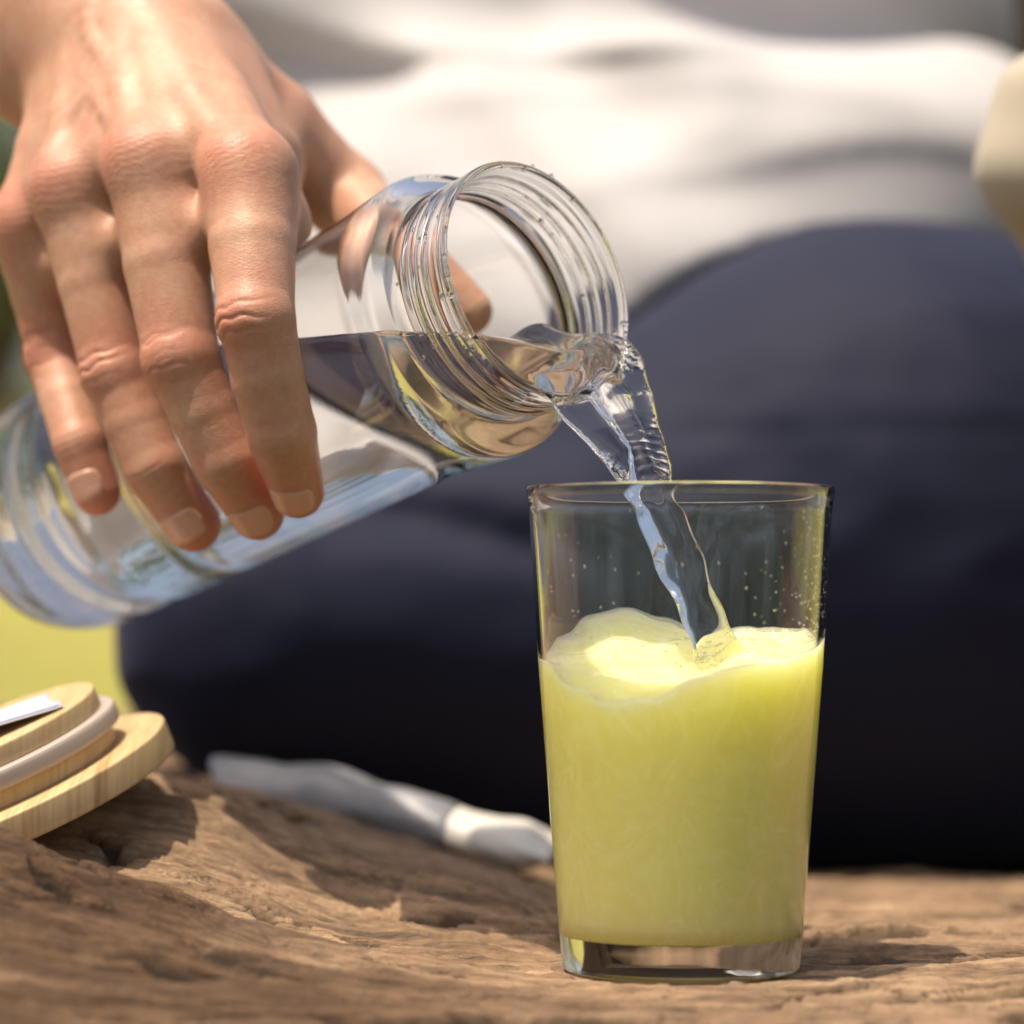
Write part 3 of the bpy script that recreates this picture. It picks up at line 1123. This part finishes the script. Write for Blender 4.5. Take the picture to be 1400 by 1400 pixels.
# drops clinging to lip and thread
r_ = np.random.default_rng(5)
sp = []
for k in range(34):
    an = r_.uniform(-0.6, 3.9)
    sv_ = r_.choice([-0.0008, 0.0012, 0.0034, 0.010, 0.0135, 0.019])
    rad = np.interp(sv_, OUT_S, OUT_R) if sv_ > 0 else 0.0333
    sp.append((MOUTH - AX * sv_ + (math.cos(an) * E1 + math.sin(an) * E2) * rad, r_.uniform(0.35, 0.95) * mm))
dv, df = droplets(sp, 10, 7)
tag(mesh_obj('water_drops', dv, df, M_WATER, broot), kind='stuff')

# ---------------------------------------------------------------- person: hand and arm
def on_bottle(x, y, r, lift=0.0, back=False):
    """distance at which a finger of radius r lies on the bottle along the line of sight x, y"""
    d = P(x, y, 1.0) - CAM
    o = CAM - MOUTH
    dp = d - (d @ AX) * AX
    op_ = o - (o @ AX) * AX
    R = R_BODY + r + lift
    A = dp @ dp
    B_ = 2 * dp @ op_
    C = op_ @ op_ - R * R
    disc = B_ * B_ - 4 * A * C
    if disc < 0:
        return -B_ / (2 * A)
    return (-B_ + (1 if back else -1) * math.sqrt(disc)) / (2 * A)


def Q(x, y, r, lift=0.0, back=False):
    return P(x, y, on_bottle(x, y, r * mm, lift * mm, back))


FING = {
    'index': dict(mcp=P(342, 240, .856), pip=Q(351, 438, 9.6, 2.5), dip=Q(385, 592, 9.0), tip=Q(407, 672, 7.0), r=(11.4, 11.7, 10.4, 9.8, 9.3, 7.3)),
    'middle': dict(mcp=P(210, 230, .872), pip=Q(249, 492, 9.8, 2.5), dip=Q(310, 632, 8.8), tip=Q(352, 702, 7.2), r=(11.4, 11.9, 10.6, 9.4, 9.0, 7.4)),
    'ring': dict(mcp=P(104, 264, .891), pip=Q(160, 512, 9.2, 2.5), dip=Q(213, 640, 8.2), tip=Q(264, 716, 7.6), r=(10.8, 10.4, 9.9, 8.8, 8.7, 7.9)),
    'little': dict(mcp=P(44, 314, .913), pip=Q(80, 492, 8.6, 2.0), dip=Q(109, 607, 7.4), tip=Q(133, 672, 6.6), r=(9.8, 9.5, 9.3, 7.9, 7.6, 6.8)),
}
CARP = {'index': P(236, 56, .916), 'middle': P(190, 48, .915), 'ring': P(146, 62, .922), 'little': P(116, 98, .934)}
for fd in FING.values():
    for k in ('mcp', 'pip', 'dip', 'tip'):
        fd[k] = np.asarray(fd[k])
AXP = [FING[k] for k in FING]


def out_dir(p):
    """away from the bottle's axis"""
    q = p - MOUTH
    return nrm(q - (q @ AX) * AX)


DORS = nrm(np.cross(FING['index']['mcp'] - FING['little']['mcp'], CARP['middle'] - FING['middle']['mcp']))
if DORS[1] > 0:
    DORS = -DORS
TH = [P(262, 80, .925), P(372, 172, .936), P(470, 268, .944), Q(560, 352, 9.5, 0.5, True), Q(640, 424, 7.5, 0.0, True)]
TH_R = np.array([14, 13.5, 11.5, 10, 7.6]) * mm
WR = P(128, 66, .938)
FA = nrm(P(-190, -105, .985) - WR)               # forearm runs up, left and back towards the person
WRL = nrm(FING['index']['mcp'] - FING['little']['mcp'])
WRL = nrm(WRL - (WRL @ FA) * FA)
ELBOW = WR + FA * 0.235
SHOULDER = P(-60, -1050, 1.45)


def finger_sdf(p, fd, name):
    m, a, b, c = fd['mcp'], fd['pip'], fd['dip'], fd['tip']
    r = np.array(fd['r']) * mm
    mid = 0.5 * (m + a)
    o1 = nrm(out_dir(a) + DORS * 0.6)
    mid = mid + o1 * 0.0004
    mid2 = 0.5 * (a + b)
    mid2 = mid2 + out_dir(mid2) * 0.0005
    d = cone(p, m, mid, r[0], r[1])
    d = smin(d, cone(p, mid, a, r[1], r[2] * 0.97), 0.0008)
    d = smin(d, cone(p, a, mid2, r[2] * 0.97, r[3]), 0.0016)
    d = smin(d, cone(p, mid2, b, r[3], r[4]), 0.0008)
    d = smin(d, cone(p, b, c, r[4], r[5]), 0.0012)
    # knuckle bulge on the back of the middle joint
    d = smin(d, ball(p, a + o1 * 0.0020, r[2] * 0.86), 0.003)
    # creases over the joints
    ax_ = nrm(b - m)
    q = p - a
    t = q @ ax_
    side = nrm(np.cross(ax_, o1))
    dn = q @ o1
    lat = q @ side
    face = sstep(0.002, 0.007, dn)
    w_ = np.zeros(len(p))
    for k, (t0, dep) in enumerate(((-6.2, .18), (-4.0, .32), (-1.7, .42), (0.9, .36), (3.3, .30), (5.6, .16))):
        bend = t0 * mm + 0.0011 * math.sin(k * 2.1 + 3.7 * len(name)) + (0.02 + 0.03 * k + 0.05 * math.sin(k * 3.3 + len(name) * 1.9)) * np.abs(lat) * (-1 if k < 3 else 1) + 0.0004 * np.sin(lat * 900 + k)
        w_ = np.maximum(w_, dep * (0.7 + 0.5 * math.sin(k * 5.1 + len(name) * 2.3)) * gauss(t - bend, 0.00042))
    d = d + 0.00115 * w_ * face * (1 - 0.6 * sstep(0.005, 0.009, np.abs(lat)))
    o2 = out_dir(b)
    q = p - b
    ax2 = nrm(c - b)
    t = q @ ax2
    face = sstep(0.001, 0.006, q @ o2)
    w_ = np.zeros(len(p))
    for t0, dep in ((-2.2, .2), (-0.4, .28), (1.3, .2)):
        w_ = np.maximum(w_, dep * gauss(t - t0 * mm, 0.0004))
    d = d + 0.0009 * w_ * face
    return d


def nail_frame(fd):
    b, c = fd['dip'], fd['tip']
    ax_ = nrm(c - b)
    o = out_dir(c) + CAM_DIR(c) * 0.55
    o = nrm(o - (o @ ax_) * ax_)
    return ax_, o, nrm(np.cross(ax_, o))


def CAM_DIR(p):
    return nrm(CAM - p)


NAMES = list(FING)
WEBS = []
for n1_, n2_ in zip(NAMES[:-1], NAMES[1:]):
    A_, B_ = FING[n1_], FING[n2_]
    WEBS.append((A_['mcp'] * 0.72 + A_['pip'] * 0.28 - DORS * 0.0032, B_['mcp'] * 0.72 + B_['pip'] * 0.28 - DORS * 0.0032))


def palm_core(p):
    d = None
    for nme in NAMES:
        m, c = FING[nme]['mcp'], CARP[nme]
        e = cone(p, m, c, 0.0112 if nme != 'little' else 0.0098, 0.0135)
        d = e if d is None else smin(d, e, 0.013)
    for n1_, n2_ in zip(NAMES[:-1], NAMES[1:]):
        mm_ = 0.5 * (FING[n1_]['mcp'] + FING[n2_]['mcp'])
        cc_ = 0.5 * (CARP[n1_] + CARP[n2_])
        d = smin(d, cone(p, mm_ * 0.85 + cc_ * 0.15 + DORS * 0.0005, cc_, 0.0095, 0.0135), 0.008)
    # palm pad underneath
    for nme in NAMES:
        m, c = FING[nme]['mcp'] - DORS * 0.012 - WRL * (0.007 if nme == 'index' else 0.0), CARP[nme] - DORS * 0.013
        d = smin(d, cone(p, m, c, 0.0105, 0.014), 0.008)
    # skin between the fingers' roots
    for a_, b_ in WEBS:
        d = smin(d, cone(p, a_, b_, 0.0066, 0.0066), 0.006)
    # flesh between thumb and first finger
    d = smin(d, cone(p, CARP['index'] - DORS * 0.006, FING['index']['mcp'] * 0.45 + TH[1] * 0.55 - DORS * 0.004, 0.015, 0.0085), 0.010)
    d = smin(d, cone(p, FING['index']['mcp'] - DORS * 0.013 - WRL * 0.013, TH[1], 0.0060, 0.0095), 0.008)
    # thumb
    th = chain(p, TH, TH_R, 0.0015)
    th = smin(th, ball(p, TH[2], 0.0122), 0.004)
    d = smin(d, th, 0.009)
    for nme in NAMES:
        d = smin(d, cone(p, CARP[nme], WR + FA * 0.01 - DORS * 0.001, 0.0135, 0.018), 0.008)
    d = smin(d, ball(p, WR + FA * 0.012 - WRL * 0.023 + DORS * 0.012, 0.0085), 0.007)      # ulna head
    return d


def forearm(p):
    d = None
    for sgn in (-1, 1):
        e = chain(p, [WR * 1.0 + WRL * 0.0125 * sgn - DORS * 0.003, WR + FA * 0.045 + WRL * 0.011 * sgn - DORS * 0.003, WR + FA * 0.14 + WRL * 0.014 * sgn, ELBOW], [0.0205, 0.0205, 0.029, 0.036], 0.01)
        d = e if d is None else smin(d, e, 0.012)
    return d


def sinews(p):
    """knuckles, stretched sinews and veins"""
    d = None
    for nme, rr_, up in (('index', 8.6, 3.6), ('middle', 8.8, 4.2), ('ring', 8.0, 3.8), ('little', 7.4, 3.2)):
        m, c = FING[nme]['mcp'], CARP[nme]
        e = ball(p, m + DORS * up * mm + nrm(m - c) * 0.0005, rr_ * mm)
        e = smin(e, chain(p, [m + DORS * 0.0092, m * 0.6 + c * 0.4 + DORS * 0.0106, c + DORS * 0.0095], [0.0024, 0.0019, 0.001], 0.002), 0.005)
        d = e if d is None else smin(d, e, 0.003)
    return d


def veins(p):
    d = None
    for pts in VEINS:
        e = chain(p, pts, [0.0007] * len(pts), 0.0015)
        d = e if d is None else np.minimum(d, e)
    return d


CORE_PTS = np.array([FING[k]['mcp'] for k in NAMES] + [CARP[k] for k in NAMES] + TH + [WR])
DORS_PTS = np.array([FING[k]['mcp'] for k in NAMES] + [CARP[k] for k in NAMES])


def palm_sdf(p):
    d = local(p, near_box(p, CORE_PTS, 0.034), palm_core)
    d = smin(d, local(p, (p - WR) @ FA > -0.05, forearm), 0.012)
    nb2 = (np.abs(d) < 0.014) & near_box(p, DORS_PTS, 0.022)
    d = smin(d, local(p, nb2, sinews), 0.0062)
    # slack skin gathered over the big knuckles
    for nme in NAMES:
        m, c = FING[nme]['mcp'], CARP[nme]
        ax_ = nrm(m - c)
        q = p - m - DORS * 0.008
        t = q @ ax_
        lat = q @ np.cross(ax_, DORS)
        near_k = gauss(np.sqrt((q * q).sum(1)), 0.008)
        d = d + 0.00012 * near_k * (np.sin(t * 3300 + 2.5 * np.sin(lat * 420) + len(nme)) + 0.8 * np.sin((t * 0.8 + lat * 0.6) * 3900))
    if VEINS:
        nb2 = (np.abs(d) < 0.006) & near_box(p, np.concatenate(VEINS), 0.008)
        d = smin(d, local(p, nb2, veins), 0.0040)
    return d


def dorsal_pt(x, y, d0=0.80):
    """first point on the hand's back along the line of sight"""
    dd = nrm(P(x, y, 1.0) - CAM)
    t = np.linspace(0.8, 1.0, 400)
    pts = CAM + t[:, None] * dd
    val = palm_sdf(pts)
    k = np.argmax(val < 0) if (val < 0).any() else int(np.argmin(val))
    return pts[k]


VEINS = []
_v = [[(150, 165), (128, 120), (140, 80), (118, 40), (120, -10)], [(60, 215), (92, 160), (128, 120)]]
_v = [dense_line([dorsal_pt(*q) - DORS * 0.0013 for q in line], (), 12)[0] for line in _v]
VEINS = _v


def hand_sdf(p):
    pal = palm_sdf(p)
    d = pal
    for k in FING:
        fd = FING[k]
        e = local(p, near_box(p, [fd['mcp'], fd['pip'], fd['dip'], fd['tip']], 0.019), lambda q: finger_sdf(q, fd, k), 0.03)
        d = np.minimum(d, smin(pal, e, 0.0085))
    # fingers press against the bottle
    return smax(d, -(bottle_out(p) - 0.00015), 0.0012)


def arm_rest(p):
    d = chain(p, [ELBOW - FA * 0.06, ELBOW, ELBOW * 0.4 + SHOULDER * 0.6, SHOULDER], [0.036, 0.037, 0.044, 0.05], 0.03)
    return d


allp = np.array([fd[k] for fd in FING.values() for k in ('mcp', 'pip', 'dip', 'tip')] + TH + [WR, WR + FA * 0.12])
hlo = allp.min(0) - 0.034
hhi = allp.max(0) + 0.034
CUT = WR + FA * 0.085


def hand_cut(p):
    return smax(hand_sdf(p), (p - CUT) @ FA, 0.002)


hv, hf, hn = sdf_mesh(hand_cut, hlo, hhi, 0.0006, newton=1)
# forearm, elbow and upper arm on a coarser grid, joined to the hand's mesh
def arm_cut(p):
    return smax(smin(palm_sdf(p), local(p, (p - CUT) @ FA > -0.03, arm_rest, 0.1), 0.02), -((p - CUT) @ FA) - 0.004, 0.002)


av, af, an_ = sdf_mesh(arm_cut, np.minimum(np.minimum(CUT, ELBOW), SHOULDER) - 0.08, np.maximum(np.maximum(CUT, ELBOW), SHOULDER) + 0.08, 0.004, newton=2)
red = np.zeros(len(hv))
for fd in FING.values():
    red = np.maximum(red, 0.72 * gauss(np.linalg.norm(hv - fd['mcp'] - DORS * 0.009, axis=1), 0.008))
    red = np.maximum(red, 0.72 * gauss(np.linalg.norm(hv - fd['pip'] - out_dir(fd['pip']) * 0.006, axis=1), 0.0085))
    red = np.maximum(red, 0.90 * gauss(np.linalg.norm(hv - fd['tip'], axis=1), 0.010))
    red = np.maximum(red, 0.30 * gauss(np.linalg.norm(hv - fd['dip'], axis=1), 0.009))
red = np.clip(red + 0.40 * (fbm(hv[:, 0] * 90 + 40, hv[:, 2] * 90 + 40, 3, 3) - 0.35), 0, 1)

SEAT = np.array([0.12, 0.55, 0.0])
person = empty('person', SEAT, 'person in white shirt and navy leggings sitting on the log, pouring from the bottle', 'person')
body = mesh_obj('arm', np.concatenate([hv, av]), np.concatenate([hf, af + len(hv)]), M_SKIN, person, attrs={'red': np.concatenate([red, np.zeros(len(av))])})

# fingernails: plates laid on the finger ends
for nme, (wd, ln) in {'index': (6.0, 10.5), 'middle': (6.3, 10.8), 'ring': (6.0, 10.0), 'little': (5.0, 8.8)}.items():
    fd = FING[nme]
    ax_, o, sd_ = nail_frame(fd)
    c0 = fd['tip'] - ax_ * 0.0022
    nu, nv = 21, 25
    vts = []
    nu_, nv_ = np.linspace(-1, 1, nu), np.linspace(-1, 1, nv)
    top_, bot_ = [], []
    for b_ in nv_:
        for a_ in nu_:
            # square to disc with a squarish outline
            uu = a_ * math.sqrt(1 - 0.36 * b_ * b_)
            ww = b_ * math.sqrt(1 - 0.30 * a_ * a_)
            ang = uu * 1.02
            dirv = math.cos(ang) * o + math.sin(ang) * sd_
            org = c0 + ax_ * (ww * ln * 0.5 * mm)
            t = np.linspace(0.0005, 0.013, 120)
            val = hand_sdf(org + t[:, None] * dirv)
            k = int(np.argmax(val > 0)) if (val > 0).any() else 60
            edge_ = max(abs(a_), abs(b_))
            lift = 0.00042 if edge_ < 0.93 else -0.0004
            top_.append(org + (t[k] + lift) * dirv)
    top_ = np.array(top_)
    # smooth the plate a little
    G = top_.reshape(nv, nu, 3)
    for _ in range(4):
        G[1:-1, 1:-1] = 0.5 * G[1:-1, 1:-1] + 0.125 * (G[:-2, 1:-1] + G[2:, 1:-1] + G[1:-1, :-2] + G[1:-1, 2:])
    i, j = np.meshgrid(np.arange(nv - 1), np.arange(nu - 1), indexing='ij')
    a = (i * nu + j).ravel()
    nl = mesh_obj('fingernail', G.reshape(-1, 3), np.stack([a, a + 1, a + nu + 1, a + nu], 1), M_NAIL, body)
    if (np.cross(G[1, 1] - G[1, 0], G[2, 1] - G[1, 1]) @ o) < 0:
        nl.data.flip_normals()

# ---------------------------------------------------------------- person: leggings, shirt, sleeve
KNEE = P(374, 862, 1.10)
HIP = P(1190, 735, 1.19)
FAR = P(1800, 690, 1.40)


def legs_sdf(p):
    d = cone(p, KNEE, P(800, 838, 1.145), 0.055, 0.076)
    d = smin(d, cone(p, P(800, 838, 1.145), HIP, 0.076, 0.113), 0.03)
    d = smin(d, cone(p, HIP + [0, 0, -0.012], P(1800, 830, 1.22), 0.105, 0.10), 0.03)
    d = smin(d, cone(p, HIP, FAR, 0.112, 0.115), 0.03)
    d = smin(d, cone(p, KNEE + [0.01, 0.05, -0.015], P(950, 1000, 1.36), 0.05, 0.05), 0.02)
    d = smin(d, cone(p, FAR, P(1500, 500, 1.75), 0.115, 0.13), 0.05)
    d = smin(d, cone(p, P(1500, 500, 1.75), P(700, 650, 1.75), 0.13, 0.12), 0.05)
    d = smin(d, cone(p, P(700, 650, 1.75), P(470, 790, 1.62), 0.11, 0.075), 0.05)
    # creases of the stretched cloth behind the knee
    x, z = p[:, 0], p[:, 2]
    a, b = P(470, 700, 1.05), P(770, 765, 1.05)
    t = np.clip((x - a[0]) / (b[0] - a[0]), 0, 1)
    zc = a[2] + (b[2] - a[2]) * t - 0.010 * t * (1 - t) * -1
    d = d + 0.004 * gauss(z - zc, 0.006) * sstep(a[0] - 0.04, a[0] + 0.02, x) * (1 - sstep(b[0] - 0.01, b[0] + 0.04, x)) - 0.003 * gauss(z - zc - 0.018, 0.010) * sstep(a[0] - 0.04, a[0] + 0.02, x) * (1 - sstep(b[0] - 0.01, b[0] + 0.06, x))
    wv = fbm(x * 9 + z * 11 + 20, z * 20 - x * 7 + 20, 3, 44)
    d = d + 0.0055 * np.abs(wv - 0.5) - 0.003 * fbm(x * 30 + 8, z * 30 + p[:, 1] * 15, 2, 46)
    # stitched seam along the thigh
    zs_ = HIP[2] + 0.035 - 0.25 * (x - HIP[0]) ** 2
    d = d + 0.0007 * gauss(z - zs_, 0.003)
    return np.maximum(d, -0.004 - z + 0 * x) if True else d


v, f, nr_ = sdf_mesh(legs_sdf, [-0.45, 0.15, -0.03], [0.62, 1.2, 0.36], 0.0042, newton=2)
mesh_obj('leggings', v, f, M_LEGGINGS, person)

FOLDS = [  # ridge lines seen on the shirt: photo x, y of both ends, depth, height, width (mm)
    ((250, 2), (980, 122), 1.36, 13, 9), ((420, 130), (1250, 175), 1.34, 6, 11), ((860, 262), (1330, 232), 1.33, 4, 8),
    ((620, 330), (1000, 215), 1.33, 4, 14), ((300, -120), (1200, -60), 1.38, 14, 14), ((500, 250), (820, 190), 1.33, 3, 16)]


def shirt_sdf(p):
    x, y, z = p[:, 0], p[:, 1], p[:, 2]
    c = P(715, 60, 1.50)
    lean = 0.42 * np.clip(z - c[2] - 0.01, 0, 1)
    q = np.stack([(x - c[0]) / (0.165 + 0.05 * sstep(0.10, 0.20, z) + 0.05 * sstep(0.28, 0.5, z)), (y - c[1] - lean) / 0.125], -1)
    rr_ = np.sqrt((q ** 4).sum(1) + 1e-12) ** 0.5 + 0
    rr_ = ((np.abs(q[:, 0]) ** 2.6 + np.abs(q[:, 1]) ** 2.6) ** (1 / 2.6))
    d = (rr_ - 1) * 0.125
    d = smax(d, np.abs(z - 0.42) - 0.42, 0.06)
    # cloth gathered over the lap
    lap = chain(p, [P(330, 500, 1.37), P(600, 430, 1.33), P(980, 330, 1.32), P(1290, 240, 1.35)], [0.075, 0.085, 0.07, 0.06], 0.04)
    d = smin(d, lap, 0.05)
    lap = chain(p, [P(340, 700, 1.285), P(620, 610, 1.255), P(900, 465, 1.25), P(1290, 325, 1.30)], [0.05, 0.052, 0.05, 0.045], 0.03)
    d = smin(d, lap, 0.06)
    for (x0, y0), (x1, y1), dep, hgt, wid in FOLDS:
        A, B_ = P(x0, y0, dep), P(x1, y1, dep)
        t = (x - A[0]) / (B_[0] - A[0])
        zc = A[2] + (B_[2] - A[2]) * t + 0.006 * np.sin(t * 5 + y0)
        fade = sstep(-0.12, 0.12, t) * (1 - sstep(0.85, 1.12, t))
        dz = (z - zc) / (wid * mm)
        # steep below the ridge, gentle above
        shape = np.where(dz > 0, np.exp(-0.5 * (dz / 2.0) ** 2), np.exp(-0.5 * (dz / 0.75) ** 2))
        d = d - hgt * mm * shape * fade * 0.9
    d = d - 0.003 * np.sin(x * 45 + z * 70 + 2 * np.sin(x * 22))
    d = smax(d, 0.075 * sstep(0.03, -0.04, x) + 0.07 * sstep(-0.09, -0.13, x) - z, 0.03)
    # keep clear of the thigh
    return smax(d, -(legs_sdf(p) - 0.002), 0.004)


v, f, nr_ = sdf_mesh(shirt_sdf, [-0.36, 0.35, 0.0], [0.38, 1.22, 0.87], 0.0045, newton=2)
mesh_obj('shirt', v, f, M_SHIRT, person)


def sleeve_sdf(p):
    d = chain(p, [P(1950, -260, 1.30), P(1640, 130, 1.05), P(1492, 205, 1.00), P(1600, 430, 1.05)], [0.055, 0.040, 0.033, 0.038], 0.012)
    return d - 0.0015 * np.sin(p[:, 2] * 160 + p[:, 0] * 60)


c1 = P(1475, 215, 1.0)
v, f, nr_ = sdf_mesh(sleeve_sdf, c1 - [0.08, 0.10, 0.13], c1 + [0.30, 0.42, 0.42], 0.004, newton=2)
mesh_obj('sleeve', v, f, M_SLEEVE, person)

# ---------------------------------------------------------------- bamboo lid with paper scrap
LN = nrm([-0.375, -0.175, 0.92])
LU = nrm(np.array([1.0, 0, 0]) - LN * LN[0])
LV = np.cross(LN, LU)
LC = P(22, 1108, 0.875)
lid = empty('bamboo_lid', LC, 'round bamboo jar lid with pale silicone seal, tilted on the log at the left edge', 'lid')


def disc(name, r, h0, h1, mat, rnd=0.0006, bulge=0.0):
    if bulge:
        t = np.linspace(0, math.pi, 14)
        pr = [(1e-5, h0)] + [(r - bulge + bulge * math.sin(a_), (h0 + h1) / 2 - (h1 - h0) / 2 * math.cos(a_)) for a_ in t] + [(1e-5, h1)]
        pr = np.array(pr)
    else:
        pr = round_profile([(1e-5, h0), (r, h0), (r, h1), (1e-5, h1)], [0, rnd, rnd, 0], 4)
    # extra loops keep the shading crisp at the edges
    v, f = lathe(pr, 120)
    o = mesh_obj(name, frame_pts(v, LC, LU, LV, LN), f, mat, lid)
    md = o.modifiers.new('edge', 'EDGE_SPLIT')
    md.split_angle = math.radians(28)
    return o


disc('disc', 0.0475, -0.0005, 0.0078, M_BAMBOO, 0.0008)
disc('plug', 0.0335, 0.0078, 0.0128, M_BAMBOO)
disc('seal', 0.0368, 0.0128, 0.0184, M_SILICONE, 0.0016)
disc('plug_top', 0.0332, 0.0184, 0.0240, M_BAMBOO, 0.0008)

# torn scrap of sachet lying on the lid
n1, n2 = 18, 12
U, V_ = np.meshgrid(np.linspace(0, 1, n1), np.linspace(0, 1, n2), indexing='ij')
sx = -0.026 + 0.053 * U - 0.010 * V_ + 0.0007 * np.sin(U * 14 + 1) * V_
sy = -0.034 + 0.030 * V_ + 0.020 * U + 0.0006 * np.sin(V_ * 11) * U
sz = 0.0254 + 0.0016 * np.sin(U * 3.2 + 0.4) + 0.0035 * (1 - V_) ** 2 * (1 - U) + 0.0008 * np.sin(V_ * 7)
pv = frame_pts(np.stack([sx, sy, sz], -1).reshape(-1, 3), LC, LU, LV, LN)
i, j = np.meshgrid(np.arange(n1 - 1), np.arange(n2 - 1), indexing='ij')
a = (i * n2 + j).ravel()
pf = np.stack([a, a + n2, a + n2 + 1, a + 1], 1)
scrap = mesh_obj('paper_scrap', pv, pf, M_PAPER, base=pv.mean(0))
tag(scrap, 'torn lilac white paper scrap with thin blue lines, lying on the bamboo lid', 'paper')
md = scrap.modifiers.new('thick', 'SOLIDIFY')
md.thickness = 0.00025
for v0, v1 in ((0.03, 0.055), (0.24, 0.255)):
    U, V_ = np.meshgrid(np.linspace(0.02, 0.98 if v0 < 0.1 else 0.6, 30), np.array([v0, v1]), indexing='ij')
    sx = -0.026 + 0.053 * U - 0.010 * V_ + 0.0007 * np.sin(U * 14 + 1) * V_
    sy = -0.034 + 0.030 * V_ + 0.020 * U + 0.0006 * np.sin(V_ * 11) * U
    sz = 0.0254 + 0.0016 * np.sin(U * 3.2 + 0.4) + 0.0035 * (1 - V_) ** 2 * (1 - U) + 0.0008 * np.sin(V_ * 7) + 0.0002
    lv = frame_pts(np.stack([sx, sy, sz], -1).reshape(-1, 3), LC, LU, LV, LN)
    aa = np.arange(29) * 2
    mesh_obj('printed_line', lv, np.stack([aa, aa + 2, aa + 3, aa + 1], 1), M_INK, scrap)

# ---------------------------------------------------------------- emptied stick sachet behind
S0, S1 = P(300, 1092, 1.02), P(765, 1150, 0.985)
n1, n2 = 60, 40
sv = []
upv = np.array([0, 0, 1.0])
dirn = nrm(S1 - S0)
sdv = nrm(np.cross(upv, dirn))
for i_ in range(n1):
    t = i_ / (n1 - 1)
    c = S0 + (S1 - S0) * t + upv * 0.003 * math.sin(t * 5)
    hh = (0.0085 * (1 - t) ** 0.7 + 0.0046 + 0.0008 * math.sin(t * 23)) * (1 if t < 0.93 else (1 - (t - 0.93) / 0.07 * 0.8))
    ww = 0.0115 + 0.0025 * t + 0.0006 * math.sin(t * 31)
    tw = -0.35 + 0.5 * t
    for j_ in range(n2):
        a_ = 2 * math.pi * j_ / n2
        ca, sa = math.cos(a_), math.sin(a_)
        ca = math.copysign(abs(ca) ** 0.9, ca)
        x_, z_ = ww * ca, hh * sa + 0.0005 * math.sin(a_ * 5 + t * 18) + 0.0006 * math.sin(t * 41 + 2 * math.sin(a_ * 3)) * math.sin(a_ * 2 + t * 9)
        sv.append(c + sdv * (x_ * math.cos(tw) - z_ * math.sin(tw)) + upv * (x_ * math.sin(tw) + z_ * math.cos(tw)) + dirn * 0.003 * math.sin(a_ * 2 + 1) * (1 - t) ** 6)
sv = np.array(sv)
i, j = np.meshgrid(np.arange(n1 - 1), np.arange(n2), indexing='ij')
i = i.ravel(); j = j.ravel(); j2 = (j + 1) % n2
sf = np.stack([i * n2 + j, i * n2 + j2, (i + 1) * n2 + j2, (i + 1) * n2 + j], 1)
mid = sv.mean(0)
sroot = empty('stick_sachet', mid, 'torn open silver stick sachet lying blurred on the log behind', 'sachet')
cutn = int(n1 * 0.72)
k_ = (cutn - 1) * n2
fo = mesh_obj('foil_tube', sv, sf[:k_], M_FOIL, sroot)
wo = mesh_obj('lit_end', sv, sf[k_:], M_FOIL_LIT, sroot)  # sunlit right end, its brightness painted in as paler film
for o in (fo, wo):
    md = o.modifiers.new('thick', 'SOLIDIFY')
    md.thickness = 0.0003

# wood chips on the log
def chip(x, y, d, L, label, seed):
    c = P(x, y, d)
    c[2] = wood_z(c[0], c[1]) + L * 0.12
    r = np.random.default_rng(seed)
    pts = []
    for k in range(7):
        t = k / 6
        for j in range(6):
            an = j * math.pi / 3
            rad = L * (0.10 + 0.16 * math.sin(math.pi * min(1, t + 0.12))) * r.uniform(0.7, 1.25)
            pts.append(c + np.array([(t - 0.5) * L, rad * math.cos(an) * 1.2, rad * math.sin(an) * 0.8]))
    fs = [tuple(range(5, -1, -1)), tuple(range(36, 42))]
    for k in range(6):
        for j in range(6):
            fs.append((k * 6 + j, k * 6 + (j + 1) % 6, k * 6 + 6 + (j + 1) % 6, k * 6 + 6 + j))
    tag(mesh_obj('wood_chip', np.array(pts), fs, M_WOOD, smooth=False, base=c), label, 'wood chip', 'wood chips on the log')


chip(402, 1188, 0.93, 0.010, 'pale splinter of wood lying before the silver sachet', 1)
chip(355, 1195, 0.93, 0.007, 'smaller wood splinter left of the pale splinter', 2)
